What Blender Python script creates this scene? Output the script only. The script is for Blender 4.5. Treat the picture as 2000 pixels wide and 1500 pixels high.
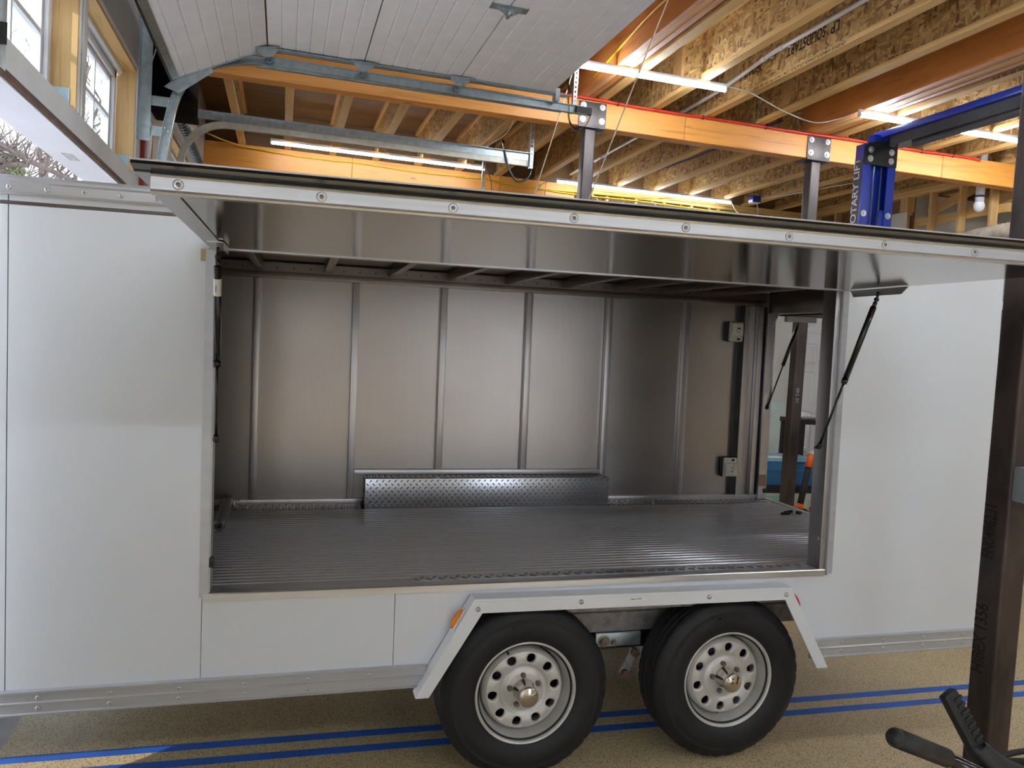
import bpy, bmesh, math, random
from mathutils import Vector, Matrix

# ------------------------------------------------------------------ scene, camera, sky, sun, exposure
for o in list(bpy.data.objects):
    bpy.data.objects.remove(o)
scene = bpy.context.scene
COL = scene.collection
random.seed(7)

CAM_H = 1.62
cam = bpy.data.cameras.new('camera')
cam.sensor_width = 36.0
cam.lens = 36.0 * 1554.24 / 2000.0
cam.clip_start = 0.05
cam.clip_end = 300
camo = bpy.data.objects.new('camera', cam)
COL.objects.link(camo)
camo.matrix_world = Matrix(((0.95906104, -0.04483645, -0.27962763, 0.0),
                            (-0.27668147, 0.06227466, -0.95894172, 0.0),
                            (0.06040926, 0.99705143, 0.04731978, CAM_H),
                            (0, 0, 0, 1)))
scene.camera = camo

world = bpy.data.worlds.new('sky')
scene.world = world
world.use_nodes = True
wb = world.node_tree.nodes['Background']
wb.inputs[0].default_value = (0.80, 0.89, 1.0, 1)
wb.inputs[1].default_value = 2.4

sun = bpy.data.lights.new('sun', 'SUN')
sun.energy = 2.4
sun.angle = math.radians(0.6)
sun.color = (1.0, 0.93, 0.82)
suno = bpy.data.objects.new('sun', sun)
COL.objects.link(suno)
SUN_DIR = Vector((0.8, 0.6, -0.50)).normalized()
suno.rotation_euler = SUN_DIR.to_track_quat('-Z', 'Y').to_euler()
suno.location = (-6, -4, 6)

vs = scene.view_settings
vs.view_transform = 'Standard'
vs.look = 'None'
vs.gamma = 1.0
vs.use_curve_mapping = False
vs.exposure = 0.7
LED_STRENGTH = 58.0

# ------------------------------------------------------------------ mesh helpers
ORG = {}

class MB:
    """collects shapes, then links them as one mesh object"""
    def __init__(s):
        s.v = []; s.f = []; s.sm = []
    def add(s, verts, faces, smooth=False):
        o = len(s.v)
        s.v += [tuple(v) for v in verts]
        s.f += [tuple(i + o for i in f) for f in faces]
        s.sm += [smooth] * len(faces)
        return s
    def box(s, x0, x1, y0, y1, z0, z1):
        v = [(x0, y0, z0), (x1, y0, z0), (x1, y1, z0), (x0, y1, z0), (x0, y0, z1), (x1, y0, z1), (x1, y1, z1), (x0, y1, z1)]
        return s.add(v, [(0, 3, 2, 1), (4, 5, 6, 7), (0, 1, 5, 4), (1, 2, 6, 5), (2, 3, 7, 6), (3, 0, 4, 7)])
    def obox(s, c, ax, ay, az):
        """box from centre and three half-axis vectors"""
        c = Vector(c); ax = Vector(ax); ay = Vector(ay); az = Vector(az)
        v = [c + i * ax + j * ay + k * az for k in (-1, 1) for i, j in ((-1, -1), (1, -1), (1, 1), (-1, 1))]
        return s.add(v, [(0, 3, 2, 1), (4, 5, 6, 7), (0, 1, 5, 4), (1, 2, 6, 5), (2, 3, 7, 6), (3, 0, 4, 7)])
    def prism(s, poly, axis, a0, a1, smooth=False):
        """polygon in the two other axes (order x,y / x,z / y,z), extruded along axis"""
        n = len(poly)
        def P(p, a):
            return {'x': (a, p[0], p[1]), 'y': (p[0], a, p[1]), 'z': (p[0], p[1], a)}[axis]
        v = [P(p, a0) for p in poly] + [P(p, a1) for p in poly]
        s.add(v, [tuple(range(n - 1, -1, -1)), tuple(range(n, 2 * n))])
        o = len(s.v) - 2 * n
        for i in range(n):
            j = (i + 1) % n
            s.f.append((o + i, o + j, o + n + j, o + n + i)); s.sm.append(smooth)
        return s
    def cyl(s, p0, p1, r0, r1=None, n=16, caps=True, smooth=True):
        r1 = r0 if r1 is None else r1
        p0 = Vector(p0); p1 = Vector(p1)
        d = (p1 - p0).normalized()
        u = d.orthogonal().normalized(); w = d.cross(u)
        v = []
        for p, r in ((p0, r0), (p1, r1)):
            for i in range(n):
                a = 2 * math.pi * i / n
                v.append(p + u * (r * math.cos(a)) + w * (r * math.sin(a)))
        f = [(i, (i + 1) % n, n + (i + 1) % n, n + i) for i in range(n)]
        s.add(v, f, smooth)
        if caps:
            o = len(s.v) - 2 * n
            s.f.append(tuple(o + i for i in range(n - 1, -1, -1))); s.sm.append(False)
            s.f.append(tuple(o + n + i for i in range(n))); s.sm.append(False)
        return s
    def tube(s, pts, r, n=8, closed=False):
        pts = [Vector(p) for p in pts]
        m = len(pts)
        rs = r if isinstance(r, (list, tuple)) else [r] * m
        prev = None; v = []
        for i, p in enumerate(pts):
            a = pts[max(i - 1, 0)]; b = pts[min(i + 1, m - 1)]
            if closed:
                a = pts[i - 1]; b = pts[(i + 1) % m]
            d = (b - a).normalized()
            if prev is None:
                u = d.orthogonal().normalized()
            else:
                u = (prev - d * prev.dot(d))
                u = u.normalized() if u.length > 1e-6 else d.orthogonal().normalized()
            prev = u; w = d.cross(u)
            for k in range(n):
                t = 2 * math.pi * k / n
                v.append(p + u * (rs[i] * math.cos(t)) + w * (rs[i] * math.sin(t)))
        f = []
        for i in range(m if closed else m - 1):
            i2 = (i + 1) % m
            for k in range(n):
                f.append((i * n + k, i * n + (k + 1) % n, i2 * n + (k + 1) % n, i2 * n + k))
        o = len(s.v)
        s.add(v, f, True)
        if not closed:
            s.f.append(tuple(o + k for k in range(n - 1, -1, -1))); s.sm.append(False)
            s.f.append(tuple(o + (m - 1) * n + k for k in range(n))); s.sm.append(False)
        return s
    def lathe(s, prof, origin, axis, n=48, smooth=True, close=False):
        """profile of (radius, height along axis)"""
        o = Vector(origin); d = Vector(axis).normalized()
        u = Vector((1, 0, 0)) if abs(d.x) < 0.9 else Vector((0, 0, 1))
        u = (u - d * u.dot(d)).normalized(); w = d.cross(u)
        v = []
        for r, h in prof:
            for i in range(n):
                a = 2 * math.pi * i / n
                v.append(o + d * h + u * (r * math.cos(a)) + w * (r * math.sin(a)))
        m = len(prof); f = []
        for j in range(m if close else m - 1):
            k = (j + 1) % m
            for i in range(n):
                f.append((j * n + i, j * n + (i + 1) % n, k * n + (i + 1) % n, k * n + i))
        return s.add(v, f, smooth)
    def sphere(s, c, r, n=12, m=8, zs=(-1, 1)):
        c = Vector(c)
        rx, ry, rz = r if isinstance(r, (tuple, list)) else (r, r, r)
        v = []; f = []
        for j in range(m + 1):
            t = math.pi * j / m
            for i in range(n):
                a = 2 * math.pi * i / n
                v.append(c + Vector((rx * math.sin(t) * math.cos(a), ry * math.sin(t) * math.sin(a), rz * math.cos(t))))
        for j in range(m):
            for i in range(n):
                f.append((j * n + i, (j + 1) * n + i, (j + 1) * n + (i + 1) % n, j * n + (i + 1) % n))
        return s.add(v, f, True)
    def mesh(s, name, mat, off=(0, 0, 0), bevel=0.0, seg=2):
        me = bpy.data.meshes.new(name)
        ox, oy, oz = off
        me.from_pydata([(x - ox, y - oy, z - oz) for x, y, z in s.v], [], s.f)
        me.polygons.foreach_set('use_smooth', s.sm)
        bm = bmesh.new(); bm.from_mesh(me)
        bmesh.ops.remove_doubles(bm, verts=bm.verts, dist=1e-5) if bevel > 0 else None
        bmesh.ops.recalc_face_normals(bm, faces=bm.faces)
        if bevel > 0:
            ed = [e for e in bm.edges if len(e.link_faces) == 2 and e.calc_face_angle(0) > 0.5]
            bmesh.ops.bevel(bm, geom=ed, offset=bevel, segments=seg, affect='EDGES', profile=0.6, clamp_overlap=True)
            for f in bm.faces: f.smooth = seg > 1
        bm.to_mesh(me); bm.free()
        if bevel > 0 and seg > 1:
            me.set_sharp_from_angle(angle=math.radians(40))
        if mat is not None:
            me.materials.append(mat)
        me.update()
        return me

def link(name, data, parent=None, loc=(0, 0, 0)):
    o = bpy.data.objects.new(name, data)
    COL.objects.link(o)
    o.location = loc
    if parent is not None:
        o.parent = parent
    return o

def tag(o, label=None, cat=None, group=None, kind=None):
    if label: o['label'] = label
    if cat: o['category'] = cat
    if group: o['group'] = group
    if kind: o['kind'] = kind
    return o

def thing(name, label, cat, loc=(0, 0, 0), group=None):
    """an Empty at the base of a thing; parts are written in room coordinates"""
    o = bpy.data.objects.new(name, None)
    o.empty_display_size = 0.1
    COL.objects.link(o); o.location = loc
    ORG[o.name] = Vector(loc)
    return tag(o, label, cat, group)

def part(name, mb, mat, parent, bevel=0.0, seg=2, kind=None, label=None):
    off = ORG.get(parent.name, Vector((0, 0, 0)))
    o = link(name, mb.mesh(name, mat, off, bevel, seg), parent)
    ORG[o.name] = off
    return tag(o, label, None, None, kind)

def solo(name, mb, mat, label, cat, loc, group=None, bevel=0.0, seg=2):
    """a thing that is a single mesh"""
    o = link(name, mb.mesh(name, mat, loc, bevel, seg), None, loc)
    ORG[o.name] = Vector(loc)
    return tag(o, label, cat, group)

def struct(name, mb, mat, bevel=0.0):
    o = link(name, mb.mesh(name, mat, (0, 0, 0), bevel), None)
    ORG[o.name] = Vector((0, 0, 0))
    return tag(o, kind='structure')

def inst(name, me, loc, parent, rot=None):
    """a piece that shares mesh data with its twins; loc in the parent's own frame of building"""
    off = ORG.get(parent.name, Vector((0, 0, 0)))
    o = link(name, me, parent, Vector(loc) - off)
    if rot: o.rotation_euler = rot
    return o

def text_mesh(txt, size, mat, to3d, extrude=0.0):
    """flat lettering: to3d maps the text plane (u, v) to a point"""
    cu = bpy.data.curves.new('lettering', 'FONT')
    cu.body = txt; cu.size = size; cu.extrude = extrude; cu.align_x = 'LEFT'; cu.align_y = 'BOTTOM'
    cu.resolution_u = 3; cu.offset = size * 0.018
    tmp = bpy.data.objects.new('lettering_tmp', cu)
    COL.objects.link(tmp)
    dg = bpy.context.evaluated_depsgraph_get()
    me = bpy.data.meshes.new_from_object(tmp.evaluated_get(dg))
    bpy.data.objects.remove(tmp)
    for v in me.vertices:
        v.co = to3d(v.co.x, v.co.y, v.co.z)
    me.materials.clear(); me.materials.append(mat)
    return me

def lettering(txt, size, mat, to3d, parent, name='lettering'):
    off = ORG.get(parent.name, Vector((0, 0, 0)))
    me = text_mesh(txt, size, mat, lambda u, v, w: Vector(to3d(u, v)) - off)
    return link(name, me, parent)

# ------------------------------------------------------------------ materials
def srgb(r, g, b):
    def c(x):
        x /= 255.0
        return x / 12.92 if x <= 0.04045 else ((x + 0.055) / 1.055) ** 2.4
    return (c(r), c(g), c(b), 1)

def base_mat(name):
    m = bpy.data.materials.new(name)
    m.use_nodes = True
    nt = m.node_tree
    return m, nt, nt.nodes['Principled BSDF']

def ramp(nt, stops):
    r = nt.nodes.new('ShaderNodeValToRGB')
    e = r.color_ramp.elements
    while len(e) < len(stops): e.new(0.5)
    for k, (p, c) in zip(e, stops):
        k.position = p; k.color = c
    return r

def coords(nt, scale=(1, 1, 1), rot=(0, 0, 0)):
    t = nt.nodes.new('ShaderNodeTexCoord'); mp = nt.nodes.new('ShaderNodeMapping')
    mp.inputs['Scale'].default_value = scale; mp.inputs['Rotation'].default_value = rot
    nt.links.new(t.outputs['Object'], mp.inputs['Vector'])
    return mp

def noise(nt, vec, scale, detail=4, rough=0.55, dist=0.0):
    n = nt.nodes.new('ShaderNodeTexNoise')
    n.inputs['Scale'].default_value = scale; n.inputs['Detail'].default_value = detail
    n.inputs['Roughness'].default_value = rough; n.inputs['Distortion'].default_value = dist
    nt.links.new(vec.outputs[0], n.inputs['Vector'])
    return n

def bump(nt, bsdf, src, strength, dist=0.005):
    b = nt.nodes.new('ShaderNodeBump')
    b.inputs['Strength'].default_value = strength; b.inputs['Distance'].default_value = dist
    nt.links.new(src, b.inputs['Height'])
    nt.links.new(b.outputs[0], bsdf.inputs['Normal'])

def plain(name, col, rough=0.5, metal=0.0, var=0.06, scale=6.0, stretch=(1, 1, 1), bmp=0.0, coat=0.0, rvar=0.0, spec=None):
    """a colour with faint procedural mottling"""
    m, nt, b = base_mat(name)
    mp = coords(nt, stretch)
    n = noise(nt, mp, scale, 5)
    lo = tuple(max(0, c * (1 - var * 2)) for c in col[:3]) + (1,)
    hi = tuple(min(1, c * (1 + var * 2)) for c in col[:3]) + (1,)
    r = ramp(nt, [(0.3, lo), (0.7, hi)])
    nt.links.new(n.outputs[0], r.inputs[0]); nt.links.new(r.outputs[0], b.inputs['Base Color'])
    b.inputs['Roughness'].default_value = rough; b.inputs['Metallic'].default_value = metal
    if coat: b.inputs['Coat Weight'].default_value = coat; b.inputs['Coat Roughness'].default_value = 0.15
    if spec is not None: b.inputs['Specular IOR Level'].default_value = spec
    if rvar:
        mr = nt.nodes.new('ShaderNodeMapRange')
        mr.inputs['To Min'].default_value = rough - rvar; mr.inputs['To Max'].default_value = rough + rvar
        nt.links.new(n.outputs[0], mr.inputs[0]); nt.links.new(mr.outputs[0], b.inputs['Roughness'])
    if bmp: bump(nt, b, n.outputs[0], bmp)
    return m

def wood(name, axis, light, dark, scale=1.0, rough=0.6, coat=0.0, rings=True):
    """timber with grain along one axis and darker figure and knots"""
    m, nt, b = base_mat(name)
    k = {'x': (0.35, 6, 6), 'y': (6, 0.35, 6), 'z': (6, 6, 0.35)}[axis]
    mp = coords(nt, tuple(i * scale for i in k))
    n1 = noise(nt, mp, 2.2, 6, 0.6, 1.2)
    mp2 = coords(nt, tuple((1.1 if i < 1 else 26) * scale for i in k))
    n2 = noise(nt, mp2, 3.0, 4, 0.6)
    mx = nt.nodes.new('ShaderNodeMath'); mx.operation = 'MULTIPLY_ADD'
    nt.links.new(n2.outputs[0], mx.inputs[0]); mx.inputs[1].default_value = 0.35
    nt.links.new(n1.outputs[0], mx.inputs[2])
    r = ramp(nt, [(0.42, dark), (0.62, light), (0.85, tuple(min(1, c * 1.08) for c in light[:3]) + (1,))])
    nt.links.new(mx.outputs[0], r.inputs[0])
    vo = nt.nodes.new('ShaderNodeTexVoronoi'); vo.inputs['Scale'].default_value = 1.3
    mp3 = coords(nt, tuple((0.9 if i < 1 else 3.0) * scale for i in k))
    nt.links.new(mp3.outputs[0], vo.inputs['Vector'])
    kr = ramp(nt, [(0.02, (1, 1, 1, 1)), (0.07, (0, 0, 0, 1))])
    nt.links.new(vo.outputs['Distance'], kr.inputs[0])
    mix = nt.nodes.new('ShaderNodeMix'); mix.data_type = 'RGBA'
    nt.links.new(kr.outputs[0], mix.inputs['Factor']); nt.links.new(r.outputs[0], mix.inputs[6])
    mix.inputs[7].default_value = tuple(c * 0.45 for c in dark[:3]) + (1,)
    nt.links.new(mix.outputs[2], b.inputs['Base Color'])
    b.inputs['Roughness'].default_value = rough
    if coat: b.inputs['Coat Weight'].default_value = coat; b.inputs['Coat Roughness'].default_value = 0.3
    bump(nt, b, n2.outputs[0], 0.12, 0.002)
    return m

def osb_mat(name, scale=1.0):
    """oriented strand board: overlapping flakes of many browns"""
    m, nt, b = base_mat(name)
    cols = []
    for k, (sc, rot) in enumerate((((1, 9, 26), 0.5), ((1, 24, 10), -0.7), ((1, 16, 22), 1.1))):
        mp = coords(nt, tuple(c * scale for c in sc), (rot, 0, 0))
        nz = noise(nt, mp, 0.6, 2); 
        ad = nt.nodes.new('ShaderNodeMix'); ad.data_type = 'RGBA'; ad.blend_type = 'LINEAR_LIGHT'
        ad.inputs['Factor'].default_value = 0.45
        nt.links.new(mp.outputs[0], ad.inputs[6]); nt.links.new(nz.outputs[1], ad.inputs[7])
        vo = nt.nodes.new('ShaderNodeTexVoronoi'); vo.inputs['Scale'].default_value = 1.0
        nt.links.new(ad.outputs[2], vo.inputs['Vector'])
        cols.append(vo)
    r1 = ramp(nt, [(0.0, srgb(150, 108, 62)), (0.3, srgb(194, 150, 92)), (0.7, srgb(214, 174, 112)), (1.0, srgb(236, 204, 146))])
    r2 = ramp(nt, [(0.0, srgb(132, 92, 52)), (0.3, srgb(190, 146, 86)), (1.0, srgb(226, 190, 128))])
    sx = nt.nodes.new('ShaderNodeSeparateColor'); nt.links.new(cols[0].outputs['Color'], sx.inputs[0])
    sy = nt.nodes.new('ShaderNodeSeparateColor'); nt.links.new(cols[1].outputs['Color'], sy.inputs[0])
    sz = nt.nodes.new('ShaderNodeSeparateColor'); nt.links.new(cols[2].outputs['Color'], sz.inputs[0])
    nt.links.new(sx.outputs[0], r1.inputs[0]); nt.links.new(sy.outputs[0], r2.inputs[0])
    cut = ramp(nt, [(0.45, (0, 0, 0, 1)), (0.5, (1, 1, 1, 1))]); nt.links.new(sz.outputs[1], cut.inputs[0])
    mix = nt.nodes.new('ShaderNodeMix'); mix.data_type = 'RGBA'
    nt.links.new(cut.outputs[0], mix.inputs['Factor']); nt.links.new(r1.outputs[0], mix.inputs[6]); nt.links.new(r2.outputs[0], mix.inputs[7])
    nt.links.new(mix.outputs[2], b.inputs['Base Color'])
    b.inputs['Roughness'].default_value = 0.7
    bump(nt, b, sx.outputs[0], 0.25, 0.002)
    return m

def epoxy_floor():
    m, nt, b = base_mat('speckled_epoxy_floor')
    mp = coords(nt)
    n = noise(nt, mp, 1.6, 5)
    r = ramp(nt, [(0.3, srgb(190, 168, 128)), (0.7, srgb(210, 190, 150))])
    nt.links.new(n.outputs[0], r.inputs[0])
    col = r.outputs[0]
    for sc, th, c, f in ((125, 0.27, srgb(84, 66, 47), 0.9), (170, 0.24, srgb(234, 214, 172), 0.75), (88, 0.17, srgb(92, 72, 50), 0.85)):
        vo = nt.nodes.new('ShaderNodeTexVoronoi'); vo.inputs['Scale'].default_value = sc
        nt.links.new(mp.outputs[0], vo.inputs['Vector'])
        k = ramp(nt, [(th, (f, f, f, 1)), (th + 0.06, (0, 0, 0, 1))])
        nt.links.new(vo.outputs['Distance'], k.inputs[0])
        mix = nt.nodes.new('ShaderNodeMix'); mix.data_type = 'RGBA'
        nt.links.new(k.outputs[0], mix.inputs['Factor']); nt.links.new(col, mix.inputs[6]); mix.inputs[7].default_value = c
        col = mix.outputs[2]
    # tyre marks and scuffs
    n2 = noise(nt, coords(nt, (2.2, 0.9, 1)), 1.1, 6, 0.7, 0.6)
    k2 = ramp(nt, [(0.62, (0, 0, 0, 1)), (0.78, (0.55, 0.55, 0.55, 1))]); nt.links.new(n2.outputs[0], k2.inputs[0])
    mix = nt.nodes.new('ShaderNodeMix'); mix.data_type = 'RGBA'
    nt.links.new(k2.outputs[0], mix.inputs['Factor']); nt.links.new(col, mix.inputs[6]); mix.inputs[7].default_value = srgb(96, 84, 72)
    nt.links.new(mix.outputs[2], b.inputs['Base Color'])
    b.inputs['Roughness'].default_value = 0.42
    b.inputs['Specular IOR Level'].default_value = 0.4
    return m

def brushed(name, col, rough, axis='z', strength=0.08, metal=1.0, var=0.05):
    """brushed or mill-finish aluminium with streaks along one axis"""
    m, nt, b = base_mat(name)
    k = {'x': (1.2, 90, 90), 'y': (90, 1.2, 90), 'z': (90, 90, 1.2)}[axis]
    n = noise(nt, coords(nt, k), 1.6, 3, 0.6)
    n2 = noise(nt, coords(nt), 2.3, 4)
    r = ramp(nt, [(0.25, tuple(c * (1 - var * 2) for c in col[:3]) + (1,)), (0.75, tuple(min(1, c * (1 + var * 2)) for c in col[:3]) + (1,))])
    nt.links.new(n.outputs[0], r.inputs[0]); nt.links.new(r.outputs[0], b.inputs['Base Color'])
    b.inputs['Metallic'].default_value = metal
    mr = nt.nodes.new('ShaderNodeMapRange'); mr.inputs['To Min'].default_value = rough * 0.8; mr.inputs['To Max'].default_value = rough * 1.2
    nt.links.new(n2.outputs[0], mr.inputs[0]); nt.links.new(mr.outputs[0], b.inputs['Roughness'])
    bump(nt, b, n.outputs[0], strength, 0.001)
    return m

def emit(name, col, strength):
    m, nt, b = base_mat(name)
    b.inputs['Base Color'].default_value = (0.9, 0.9, 0.9, 1)
    b.inputs['Emission Color'].default_value = col
    b.inputs['Emission Strength'].default_value = strength
    n = noise(nt, coords(nt), 3.0, 2)
    mr = nt.nodes.new('ShaderNodeMapRange'); mr.inputs['To Min'].default_value = strength * 0.97; mr.inputs['To Max'].default_value = strength * 1.03
    nt.links.new(n.outputs[0], mr.inputs[0]); nt.links.new(mr.outputs[0], b.inputs['Emission Strength'])
    return m

def glass_mat(name, col=(0.92, 0.97, 0.98, 1), alpha=0.14):
    m, nt, b = base_mat(name)
    for n in list(nt.nodes):
        if n.type == 'BSDF_PRINCIPLED': nt.nodes.remove(n)
    out = [n for n in nt.nodes if n.type == 'OUTPUT_MATERIAL'][0]
    tr = nt.nodes.new('ShaderNodeBsdfTransparent'); tr.inputs[0].default_value = col
    gl = nt.nodes.new('ShaderNodeBsdfGlossy'); gl.inputs['Roughness'].default_value = 0.02
    n = noise(nt, coords(nt), 2.0, 2)
    mr = nt.nodes.new('ShaderNodeMapRange'); mr.inputs['To Min'].default_value = alpha * 0.8; mr.inputs['To Max'].default_value = alpha * 1.2
    nt.links.new(n.outputs[0], mr.inputs[0])
    mx = nt.nodes.new('ShaderNodeMixShader')
    nt.links.new(mr.outputs[0], mx.inputs[0]); nt.links.new(tr.outputs[0], mx.inputs[1]); nt.links.new(gl.outputs[0], mx.inputs[2])
    nt.links.new(mx.outputs[0], out.inputs[0])
    return m

M = {}
M['epoxy'] = epoxy_floor()
M['concrete'] = plain('pale_concrete', srgb(172, 170, 170), 0.8, var=0.08, scale=5, bmp=0.1)
M['drywall'] = plain('grey_white_drywall', srgb(206, 204, 202), 0.85, var=0.03, scale=4)
M['drywall_raw'] = plain('unpainted_drywall', srgb(205, 200, 192), 0.9, var=0.03, scale=3)
M['white_paint'] = plain('white_paint', srgb(232, 230, 234), 0.45, var=0.02, scale=3)
M['lvl_x'] = wood('orange_laminated_timber_x', 'x', srgb(226, 152, 68), srgb(178, 100, 36), 1.0, 0.45, 0.15)
M['lvl_y'] = wood('orange_laminated_timber_y', 'y', srgb(206, 132, 68), srgb(150, 82, 36), 1.0, 0.5, 0.1)
M['lvl_edge'] = wood('pale_laminated_edge', 'y', srgb(222, 170, 112), srgb(188, 120, 72), 1.6, 0.6)
M['pine_x'] = wood('pine_lumber_x', 'x', srgb(222, 182, 112), srgb(190, 142, 76), 1.4, 0.6)
M['pine_y'] = wood('pine_lumber_y', 'y', srgb(216, 174, 110), srgb(186, 138, 78), 1.4, 0.6)
M['pine_z'] = wood('pine_lumber_z', 'z', srgb(208, 168, 112), srgb(176, 134, 80), 1.4, 0.6)
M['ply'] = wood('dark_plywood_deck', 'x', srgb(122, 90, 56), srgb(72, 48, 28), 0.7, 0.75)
M['osb'] = osb_mat('oriented_strand_board', 1.5)
M['ink'] = plain('black_stamp_ink', srgb(28, 22, 18), 0.8, var=0.2, scale=60)
M['ink_soft'] = plain('faded_black_marker', srgb(24, 18, 20), 0.8, var=0.2, scale=60)
M['chalk'] = plain('white_chalk', srgb(170, 165, 165), 0.9, var=0.1)
M['steel'] = plain('raw_mill_steel', srgb(84, 76, 75), 0.42, 0.7, var=0.28, scale=3.2, stretch=(1.6, 1.6, 0.5), rvar=0.12)
def rusty(name):
    m, nt, b = base_mat(name)
    n = noise(nt, coords(nt, (2.4, 2.4, 0.9)), 2.6, 7, 0.65, 0.4)
    r = ramp(nt, [(0.30, srgb(38, 32, 32)), (0.48, srgb(66, 56, 54)), (0.60, srgb(78, 66, 62)), (0.70, srgb(116, 78, 58))])
    nt.links.new(n.outputs[0], r.inputs[0]); nt.links.new(r.outputs[0], b.inputs['Base Color'])
    b.inputs['Metallic'].default_value = 0.35
    mr = nt.nodes.new('ShaderNodeMapRange'); mr.inputs['To Min'].default_value = 0.3; mr.inputs['To Max'].default_value = 0.6
    nt.links.new(n.outputs[0], mr.inputs[0]); nt.links.new(mr.outputs[0], b.inputs['Roughness'])
    bump(nt, b, n.outputs[0], 0.05)
    return m
M['steel_dark'] = rusty('dark_mill_scale_steel')
M['galv'] = plain('galvanized_steel', srgb(176, 186, 190), 0.38, 0.85, var=0.09, scale=24, rvar=0.08)
M['galv_old'] = plain('weathered_galvanized_frame', srgb(150, 146, 146), 0.55, 0.6, var=0.14, scale=30, rvar=0.1)
M['bolt'] = plain('zinc_bolt', srgb(200, 202, 204), 0.3, 0.9, var=0.05, scale=20)
M['black'] = plain('black_plastic', srgb(20, 20, 22), 0.4, var=0.1, scale=10)
M['matte_black'] = plain('matte_black', srgb(9, 9, 10), 0.9, var=0.1, scale=10, spec=0.1)
M['black_gloss'] = plain('glossy_black_paint', srgb(14, 14, 15), 0.16, var=0.1, scale=10, coat=0.5)
M['rubber'] = plain('black_rubber', srgb(20, 20, 23), 0.6, var=0.14, scale=9, bmp=0.05)
M['grip'] = plain('soft_black_grip', srgb(27, 28, 32), 0.5, var=0.1, scale=30, bmp=0.06)
M['blue'] = plain('blue_enamel', srgb(18, 52, 168), 0.28, var=0.08, scale=5, coat=0.4)
M['red_hose'] = plain('red_hose', srgb(206, 52, 34), 0.4, var=0.06, scale=12)
M['yellow_wire'] = plain('yellow_cable', srgb(226, 182, 40), 0.45, var=0.06, scale=12)
M['white_wire'] = plain('white_cable', srgb(224, 220, 214), 0.5, var=0.04, scale=12)
M['cord'] = plain('tan_cord', srgb(206, 186, 160), 0.8, var=0.08, scale=40)
M['pvc'] = plain('white_pvc', srgb(228, 226, 228), 0.35, var=0.03, scale=6)
M['pex'] = plain('purple_pipe', srgb(78, 70, 120), 0.4, var=0.06, scale=8)
M['tape'] = plain('blue_masking_tape', srgb(40, 94, 186), 0.6, var=0.1, scale=5)
M['tan_tape'] = plain('tan_tape', srgb(196, 176, 128), 0.6, var=0.08, scale=20)
M['door_skin'] = plain('white_grooved_door_skin', srgb(234, 231, 234), 0.5, var=0.02, scale=8)
M['yellow_label'] = plain('yellow_sticker', srgb(226, 196, 20), 0.5, var=0.08, scale=30)
M['green_foam'] = plain('green_foam_sealant', srgb(52, 138, 72), 0.85, var=0.25, scale=40, bmp=0.5)
M['blue_paper'] = plain('pale_blue_flashing', srgb(176, 196, 204), 0.7, var=0.08, scale=9)
M['red_paint'] = plain('red_painted_board', srgb(150, 34, 30), 0.4, var=0.12, scale=6)
M['led_dim'] = emit('led_diffuser_dimmer', (0.80, 0.91, 1.0, 1), LED_STRENGTH * 0.5)
M['led'] = emit('led_diffuser', (0.80, 0.91, 1.0, 1), LED_STRENGTH)
M['glass'] = glass_mat('window_glass')
# trailer
M['skin'] = plain('white_trailer_skin', srgb(216, 220, 226), 0.3, var=0.012, scale=2, coat=0.25)
M['alu'] = brushed('mill_aluminium_trim', srgb(210, 211, 215), 0.32, 'x', 0.02, 0.92)
M['alu_z'] = brushed('mill_aluminium_post', srgb(196, 194, 196), 0.36, 'z', 0.05)
M['alu_white'] = plain('satin_aluminium_rail', srgb(186, 188, 193), 0.34, 0.4, var=0.03, scale=4, stretch=(0.4, 8, 8))
M['alu_wall'] = brushed('brushed_aluminium_wall', srgb(172, 166, 162), 0.31, 'z', 0.006, var=0.012)
M['alu_roof'] = brushed('dull_aluminium_roof', srgb(128, 120, 114), 0.35, 'y', 0.01, 1.0, var=0.03)  # aluminium darkened in colour, for the little light under the trailer roof
M['alu_canopy'] = brushed('polished_aluminium_sheet', srgb(158, 150, 144), 0.13, 'x', 0.02, var=0.02)
M['alu_floor'] = brushed('ribbed_aluminium_floor', srgb(196, 196, 201), 0.34, 'x', 0.0, 0.55, var=0.04)
M['diamond'] = brushed('diamond_tread_aluminium', srgb(196, 198, 204), 0.22, 'x', 0.02, 0.85)
M['fender'] = plain('white_fender_paint', srgb(222, 224, 228), 0.3, var=0.012, scale=3, coat=0.2)
M['rim'] = plain('silver_wheel_paint', srgb(204, 202, 198), 0.38, 0.35, var=0.06, scale=9)
M['chrome'] = brushed('chrome_hub', srgb(206, 200, 192), 0.12, 'y', 0.01)
M['nut'] = plain('worn_lug_nut', srgb(132, 122, 114), 0.4, 0.8, var=0.15, scale=30)
M['rust'] = plain('rusty_axle_steel', srgb(92, 66, 56), 0.75, 0.3, var=0.25, scale=20)
M['amber'] = plain('amber_lens', srgb(232, 132, 18), 0.2, var=0.08, scale=40, coat=0.5)
M['red_lens'] = plain('red_lens', srgb(214, 22, 36), 0.2, var=0.08, scale=40, coat=0.5)
M['lens'] = plain('frosted_clear_lens', srgb(214, 212, 206), 0.22, var=0.08, scale=50, coat=0.6)
M['lamp_body'] = plain('ivory_lamp_base', srgb(214, 210, 200), 0.4, var=0.03, scale=10)
M['paper'] = plain('white_paper_label', srgb(232, 230, 226), 0.6, var=0.04, scale=20)
# ------------------------------------------------------------------ room shell
XL, XLO = -0.94, -1.12          # inner and outer face of the left wall
XR = 6.95                       # stud wall on the right
YB = 9.77                       # back wall
YF = -4.2                       # wall behind the camera
ZJ, ZD = 3.72, 4.126            # underside of the joists, underside of the deck
DY0, DY1, DZ = 2.60, 5.60, 2.44 # garage door opening

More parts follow.
